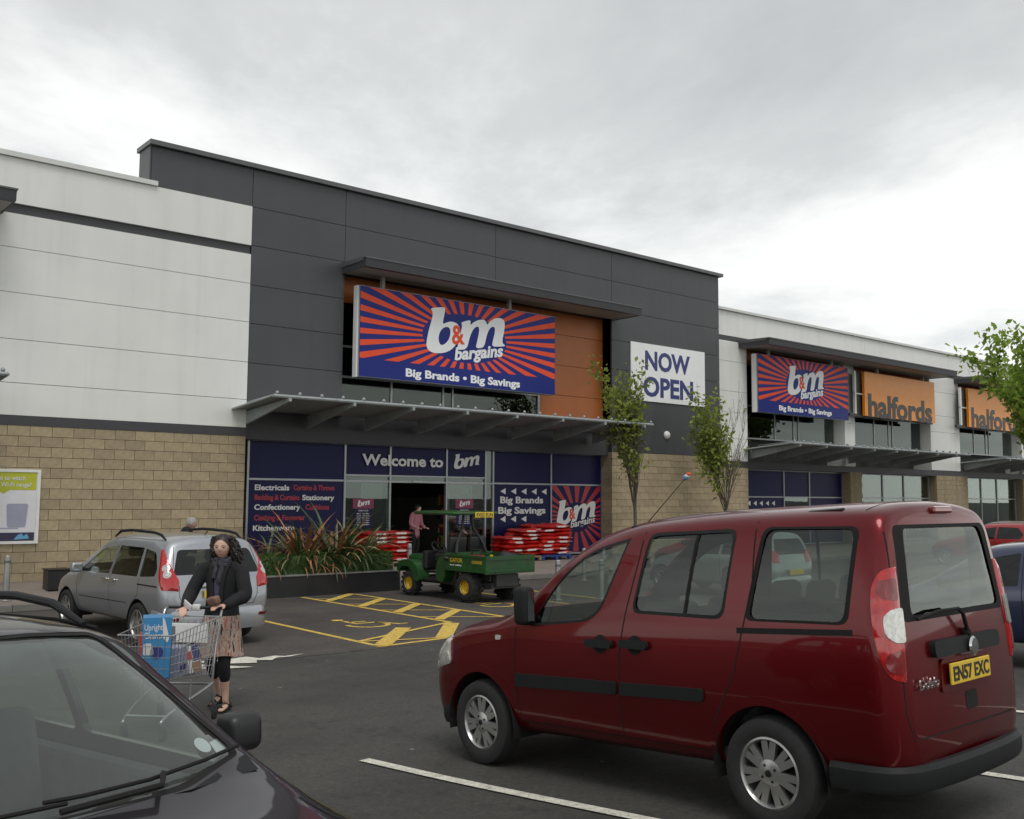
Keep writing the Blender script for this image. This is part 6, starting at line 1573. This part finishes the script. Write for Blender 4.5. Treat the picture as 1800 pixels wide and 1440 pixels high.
# hair: a cap and many wavy locks falling on the shoulders
cap = MB(); rnd = random.Random(4); n, m_ = 24, 14
for i in range(m_+1):
    th = pi*.62*i/m_
    for k in range(n):
        a = 2*pi*k/n; fr = max(0, cos(a)); t_ = th*(1-.52*fr**1.5)
        cap.v.append(tuple(HT @ Vector((.108*sin(t_)*cos(a)-.012, .098*sin(t_)*sin(a), .121*cos(t_)+.006))))
for i in range(m_):
    for k in range(n): cap.f.append((i*n+k, (i+1)*n+k, (i+1)*n+(k+1) % n, i*n+(k+1) % n))
locks = MB()
for k in range(330):
    a = rnd.uniform(radians(58), radians(302)); top = rnd.uniform(.02, .10); r0 = .098
    p0 = Vector((r0*cos(a)*.95-.012, r0*sin(a)*.9, top)); L = rnd.uniform(.14, .29); blow = .05*rnd.random()
    sd = .005+.045*rnd.random(); ph = rnd.uniform(0, 6)
    pts = []
    for j in range(7):
        t = j/6; wv = .016*sin(ph+t*12)
        pts.append(HT @ (p0+Vector((cos(a)*sd*t**.7-.03*t+wv*.5, sin(a)*sd*t**.7*1.25+wv+.035*t, -L*t))))
    locks.tube(pts, [.010, .014, .015, .014, .013, .011, .006], 5)
h_ = obj('hair', cap, 'hair_dark', wo, True); l_ = obj('hair_locks', locks, 'hair_dark', h_, True); l_['kind'] = 'stuff'
# clothes
jt = [(0, 0, .80, .185, .165), (0, 0, .95, .165, .145), (0, 0, 1.08, .155, .13), (0, 0, 1.22, .165, .125), (0, 0, 1.345, .15, .10), (0, 0, 1.40, .085, .08)]
ja = [[(0, .05, 1.35, .075), (0, .17, 1.345, .072), (.06, .235, 1.22, .068), elL+(.068,), (.20, .215, 1.06, .058), (.285, .178, 1.025, .050)], [(0, -.05, 1.35, .075), (0, -.17, 1.345, .072), (.06, -.235, 1.22, .068), elR+(.068,), (.25, -.235, 1.05, .058), (.335, -.21, 1.01, .050)]]
obj('jacket', weld([skin([jt]+ja)], .009, 3), 'cloth_black', wo)
for sg in (1, -1):
    lp = MB(); lp.tube(bezier([(.06, sg*.09, 1.40), (.115, sg*.065, 1.30), (.135, sg*.05, 1.15), (.15, sg*.045, .98)]), .022, 6); obj('lapel', lp, 'cloth_black', wo, True)
obj('top', MB().ellipsoid((.075, 0, 1.16), (.075, .055, .20), 14, 10), 'cloth_purple', wo, True)
sc = MB()
for k, (r_, z_) in enumerate(((.082, 1.425), (.090, 1.40), (.078, 1.445))): sc.tube([(.015+r_*cos(a), r_*1.05*sin(a), z_-.02*cos(a)+.01*sin(3*a+k)) for a in [2*pi*i/20 for i in range(21)]], .024, 7, False)
sc.tube(bezier([(.09, .03, 1.40), (.125, .03, 1.32), (.14, .02, 1.22)]), .026, 7); sc.tube(bezier([(.09, -.03, 1.40), (.13, -.02, 1.33), (.145, -.03, 1.26)]), .022, 7)
obj('scarf', sc, 'cloth_scarf', wo, True)
sk = MB(); nn = 40; zs_ = (.90, .80, .70, .60, .525)
for j, z_ in enumerate(zs_):
    t = j/4
    for k in range(nn):
        a = 2*pi*k/nn; f = 1+.05*t*sin(8*a)+.03*t*sin(13*a+1); sk.v.append(((.15+.045*t)*cos(a)*f+.03*t, (.175+.05*t)*sin(a)*f, z_+.012*sin(3*a)*t))
for j in range(4):
    for k in range(nn): sk.f.append((j*nn+k, j*nn+(k+1) % nn, (j+1)*nn+(k+1) % nn, (j+1)*nn+k))
obj('skirt', sk, 'cloth_stripe', wo, True)
for lg in (legL, legR):
    q = [(p[0], p[1], p[2], (p[3])+.008) for p in lg[:4]]; c = Vector(lg[3][:3]).lerp(Vector(lg[4][:3]), .35); q.append((*c, .047)); obj('leggings', weld([skin([q])], .008, 2), 'cloth_leg', wo)
for ft, sg in ((footL, 1), (footR, -1)):
    x0, z0 = ft[1][0], ft[1][2]-.055; y0 = ft[1][1]; m = MB()
    m.prism(rounded([(x0-.05, z0+.02), (x0+.17, z0-.012), (x0+.175, z0+.004), (x0+.02, z0+.03), (x0-.05, z0+.04)], .008), y0-.036, y0+.036); m.box(x0-.055, x0-.015, y0-.02, y0+.02, z0-.02, z0+.03)
    m.tube([(x0+.11, y0-.036, z0+.01), (x0+.115, y0, z0+.055), (x0+.11, y0+.04, z0+.01)], .010, 6); m.tube([(x0-.01, y0-.034, z0+.04), (x0+.055, y0, z0+.085), (x0-.01, y0+.038, z0+.04)], .009, 6); m.tube([(x0-.045, y0-.03, z0+.03), (x0-.06, y0, z0+.075), (x0-.045, y0+.03, z0+.03)], .012, 6)
    obj('sandal', m, 'cloth_leg', wo, True, 40)
def wl(x, y, z): return tuple(wo.matrix_basis @ Vector((x, y, z)))
bpy.context.view_layer.update()
o = obj('purse', MB().bevbox(-.035, .035, -.065, .065, -.04, .04, .016, 3), 'purse', None, True); o.location = wl(.40, .095, 1.075); o.rotation_euler = (.2, .3, radians(200)); tag(o, 'brown purse held in the left hand of the woman', 'purse')
o = obj('phone', MB().bevbox(-.006, .006, -.032, .032, -.06, .06, .005, 2), 'phone_white', None, True); o.location = wl(.46, -.13, 1.035); o.rotation_euler = (1.1, .2, radians(190)); tag(o, 'white mobile phone by the hand of the woman on the handle', 'phone')

# ------------------------------------------------------------------ shopping trolley
M('trolley_wire', (.42, .43, .43), .3, metal=.8, var=.1, vs=20)
TROT = radians(226); TX, TY = 3.81, 9.33
tr = thing('shopping_trolley', 'wire shopping trolley loaded with boxes pushed by the woman', 'trolley', (TX, TY, gz(TY)), (0, 0, TROT))
def wire(name, segs, r=.0035, mat='trolley_wire', n=5):
    m = MB()
    for s_ in segs: m.tube(s_, r, n)
    return obj(name, m, mat, tr, True)
TL, BL = 1.0, .86                     # +x forward; basket tapers to the front
def corner(t, top):                    # t 0 rear .. 1 front -> x, halfwidth, z
    return (((-.02+TL*t), .29-.05*t, .96-.05*t) if top else ((.10+BL*t*.95), .255-.055*t, .44+.09*t))
def lerp3(a, b, s): return tuple(a[i]+(b[i]-a[i])*s for i in range(3))
for sg in (1, -1):
    segs = []
    for i in range(15):
        t = i/14; a = corner(t, 0); b_ = corner(t, 1); segs.append([(a[0], sg*a[1], a[2]), (b_[0], sg*b_[1], b_[2])])
    for s in (0.0, .16, .34, .52, .70, .85, 1.0):
        a = lerp3(corner(0, 0), corner(0, 1), s); b_ = lerp3(corner(1, 0), corner(1, 1), s); segs.append([(a[0], sg*a[1], a[2]), (b_[0], sg*b_[1], b_[2])])
    wire('basket_side', segs)
segs = []
for i in range(9):
    s = i/8*2-1; a, b_ = corner(0, 0), corner(1, 0); segs.append([(a[0], s*a[1], a[2]), (b_[0], s*b_[1], b_[2])])
for i in range(14): a = corner(i/13, 0); segs.append([(a[0], -a[1], a[2]), (a[0], a[1], a[2])])
wire('basket_floor', segs)
for nm, t in (('basket_front', 1), ('basket_gate', 0)):
    segs = []; a, b_ = corner(t, 0), corner(t, 1)
    for i in range(9): s = i/8*2-1; segs.append([(a[0], s*a[1], a[2]), (b_[0], s*b_[1], b_[2])])
    for s in (0, .25, .5, .75, 1): p = lerp3(a, b_, s); segs.append([(p[0], -p[1], p[2]), (p[0], p[1], p[2])])
    wire(nm, segs)
m = MB(); P = [corner(0, 1), corner(1, 1)]
m.tube([(P[0][0], .29, .96), (P[1][0], .24, .91), (P[1][0], -.24, .91), (P[0][0], -.29, .96), (P[0][0], .29, .96)], .007, 6); obj('basket_rim', m, 'trolley_wire', tr, True)
for sg in (1, -1):
    m = MB(); m.tube(bezier([(-.13, sg*.27, 1.03), (-.05, sg*.28, .97), (.05, sg*.27, .6), (.06, sg*.26, .30), (.02, sg*.26, .17)]), .012, 8); m.tube(bezier([(.04, sg*.26, .36), (.2, sg*.25, .33), (.7, sg*.2, .26), (.95, sg*.17, .2), (.97, sg*.17, .16)]), .012, 8); m.tube([(.5, sg*.225, .29), (.5, sg*.23, .46)], .009, 6); obj('chassis_tube', m, 'trolley_wire', tr, True)
obj('cross_tube', MB().tube([(.05, -.26, .34), (.05, .26, .34)], .011, 8).tube([(.9, -.18, .22), (.9, .18, .22)], .011, 8), 'trolley_wire', tr, True)
obj('handle', MB().tube([(-.13, -.29, 1.03), (-.13, .29, 1.03)], .015, 10), 'black_plastic', tr, True); obj('coin_lock', MB().bevbox(-.155, -.105, -.03, .05, 1.0, 1.06, .012), 'white_plastic', tr, True)
segs = []
for i in range(8): y = -.22+.44*i/7; segs.append([(.02, y, .93), (.06, y, .70), (.24, y, .70)])
segs.append([(.06, -.22, .70), (.06, .22, .70)]); segs.append([(.24, -.22, .70), (.24, .22, .70)]); wire('child_seat', segs); obj('seat_flap', MB().bevbox(.055, .068, -.2, .2, .72, .90, .005), 'white_plastic', tr)
for x, sg in ((.0, 1), (.0, -1), (.95, 1), (.95, -1)):
    y = sg*(.26 if x < .5 else .17); e = obj('castor', MB().bevbox(x-.02, x+.03, y-.025, y+.025, .07, .16, .01), 'steel_dark', tr); obj('castor_wheel', MB().lathe([(0, .014), (.05, .014), (.06, .008), (.06, -.008), (.05, -.014), (0, -.014)], 18, Matrix.Translation((x-.02, y, .06)) @ Matrix.Rotation(pi/2, 4, 'X')), 'rubber', e, True, 40)
def tw(x, y, z): return tuple(Matrix.Translation((TX, TY, gz(TY))) @ Matrix.Rotation(TROT, 4, 'Z') @ Vector((x, y, z)))
M('box_blue', (.04, .22, .45), .45, var=.06); M('box_grey', (.16, .16, .17), .6, var=.1); M('box_red', (.45, .06, .04), .45); M('box_brown', (.32, .16, .07), .5, var=.2); M('box_white', (.62, .62, .62), .45); M('box_navy', (.03, .04, .18), .45)
# carton printed Upright Cleaner
bx_ = thing('carton', 'blue Upright Cleaner carton standing in the front of the trolley', 'box', tw(.78, .02, .535), (0, 0, radians(160)))
obj('carton_body', MB().bevbox(-.12, .12, -.12, .12, 0, .52, .004), 'box_blue', bx_)
def on_left(me, x, y, z):       # print on the +y side (towards the camera)
    me.transform(Matrix(((-1, 0, 0, x), (0, 0, 1, y), (0, 1, 0, z), (0, 0, 0, 1)))); return me
cfx = .1215
for s, z_, w_ in (('Upright', .41, .15), ('Cleaner', .34, .155)):
    me = text_mesh(s, 1, .012, 0, .001); xs = [v.co.x for v in me.vertices]; me.transform(Matrix.Diagonal((w_/(max(xs)-min(xs)), .075, 1, 1)) @ Matrix.Translation((-min(xs), 0, 0))); obj('lettering', on_left(me, .105, cfx, z_), 'box_white', bx_)
obj('picture', MB().prism(rounded([(-.10, .34), (-.06, .50), (-.04, .52), (-.05, .34), (-.085, .30)], .01), cfx-.0005, cfx+.001), 'box_white', bx_); obj('picture', MB().prism(circle(.0, .22, .055, 18), cfx-.0005, cfx+.001), 'box_navy', bx_); obj('picture', MB().prism(rounded([(.02, .20), (.11, .20), (.11, .30), (.04, .30)], .02), cfx-.0005, cfx+.001), 'box_white', bx_)
def item(name, label, cat, loc, size, mat, rz=0, tilt=0, extra=None):
    t = thing(name, label, cat, tw(*loc), (tilt, 0, TROT+rz)); a, b_, c = size
    obj('box_body', MB().bevbox(-a/2, a/2, -b_/2, b_/2, 0, c, .004), mat, t)
    for (x0, x1, z0, z1, mt) in (extra or ()): obj('print', MB().box(x0, x1, b_/2, b_/2+.001, z0, z1), mt, t)
item('carton', 'large dark grey carton leaning in the rear of the trolley', 'box', (.42, -.05, .50), (.34, .10, .40), 'box_grey', .1, .05)
item('carton', 'white navy and brown food box low in the trolley', 'box', (.26, .13, .475), (.24, .12, .24), 'box_white', -.1, .25, ((-.12, .02, .10, .24, 'box_navy'), (-.10, .06, .0, .09, 'box_brown'), (.03, .12, .12, .2, 'box_red')))
item('carton', 'mauve carton beside the blue one in the trolley', 'box', (.55, .10, .50), (.20, .14, .26), 'print_grey', .05, 0, ((-.08, .08, .04, .1, 'box_navy'),))
item('carton', 'red edged packet between the trolley cartons', 'packet', (.60, -.13, .51), (.16, .10, .38), 'box_red', 0, .03, ((-.07, .07, .1, .2, 'box_white'),))

# ------------------------------------------------------------------ other people
def bystander(loc, rz, label, top, legs, hair, facing_tilt=0, h=1.0, skinm='skin_old', long_hair=False):
    p = thing('person', label, 'person', loc, (0, 0, rz)); p.scale = (h, h, h); dx = facing_tilt
    hm, T = head_mesh((.05+dx*1.3, 0, 1.60-dx*.35), .23, 0, dx)
    tor = [(0, 0, .92, .15, .11), (.0, 0, 1.08, .14, .11), (dx*.5, 0, 1.25, .155, .11), (dx, 0, 1.41-dx*.1, .14, .09), (dx*1.15, 0, 1.48-dx*.2, .05), (.02+dx*1.25, 0, 1.54-dx*.3, .05)]
    lg = lambda s: [(0, s*.09, .92, .09), (.02, s*.1, .70, .078), (.03, s*.1, .50, .055), (.0, s*.1, .36, .052), (-.02, s*.1, .12, .035), (-.03, s*.1, .06, .03), (.06, s*.1, .035, .032), (.14, s*.105, .03, .03)]
    ar = lambda s: [(dx, s*.05, 1.41-dx*.1, .065), (dx, s*.18, 1.40-dx*.1, .055), (.03+dx*.6, s*.25, 1.14, .044), (.18+dx, s*.20, 1.02, .027)]
    hs = [skin(hand_chains(ar(s)[-1][:3], (.9, -.2*s, .1), s, (0, 0, 1), .4), 1) for s in (1, -1)]
    obj('body', weld([skin([tor, ar(1), ar(-1), lg(1), lg(-1)]), hm]+hs, .011, 3), skinm, p)
    jt = [(q[0], q[1], q[2], q[3]+.022, (q[4] if len(q) > 4 else q[3])+.022) for q in tor[:4]]; jt.insert(0, (0, 0, .84, .175, .14))
    js = lambda s: [(dx, s*.05, 1.41-dx*.1, .085)]+[(q[0], q[1], q[2], q[3]+.02) for q in ar(s)[1:3]]+[tuple(Vector(ar(s)[2][:3]).lerp(Vector(ar(s)[3][:3]), .85))+(.045,)]
    obj('jacket', weld([skin([jt, js(1), js(-1)])], .011, 3), top, p)
    tr_ = lambda s: [(0, s*.05, 1.0, .10), (0, s*.085, .90, .105)]+[(q[0], q[1], q[2], q[3]+.016) for q in lg(s)[1:5]]
    obj('trousers', weld([skin([tr_(1), tr_(-1)])], .011, 3), legs, p)
    cp = MB(); n, m_ = 20, 10
    for i in range(m_+1):
        th = pi*(.66 if long_hair else .56)*i/m_
        for k in range(n): a = 2*pi*k/n; t_ = th*(1-.5*max(0, cos(a))**1.5); cp.v.append(tuple(T @ Vector((.112*sin(t_)*cos(a)-.012, .096*sin(t_)*sin(a), .122*cos(t_)+.004))))
    for i in range(m_):
        for k in range(n): cp.f.append((i*n+k, (i+1)*n+k, (i+1)*n+(k+1) % n, i*n+(k+1) % n))
    obj('hair', cp, hair, p, True)
    for s in (1, -1): obj('shoe', MB().bevbox(-.09, .19, s*.1-.045, s*.1+.045, .0, .075, .03, 3), 'cloth_leg', p, True, 60)
    return p
bystander((7.72, 19.55, gz(19.5)+.004), radians(-20), 'grey haired man in a dark jacket walking behind the silver car', 'cloth_black', 'cloth_leg', 'hair_grey', .12, 1.04)
bystander((15.9, 23.25, pz(23.2)), radians(-70), 'person in a pink top and dark trousers standing in the shop doorway', 'cloth_pink', 'cloth_leg', 'hair_dark', .05, .96, 'skin', True)
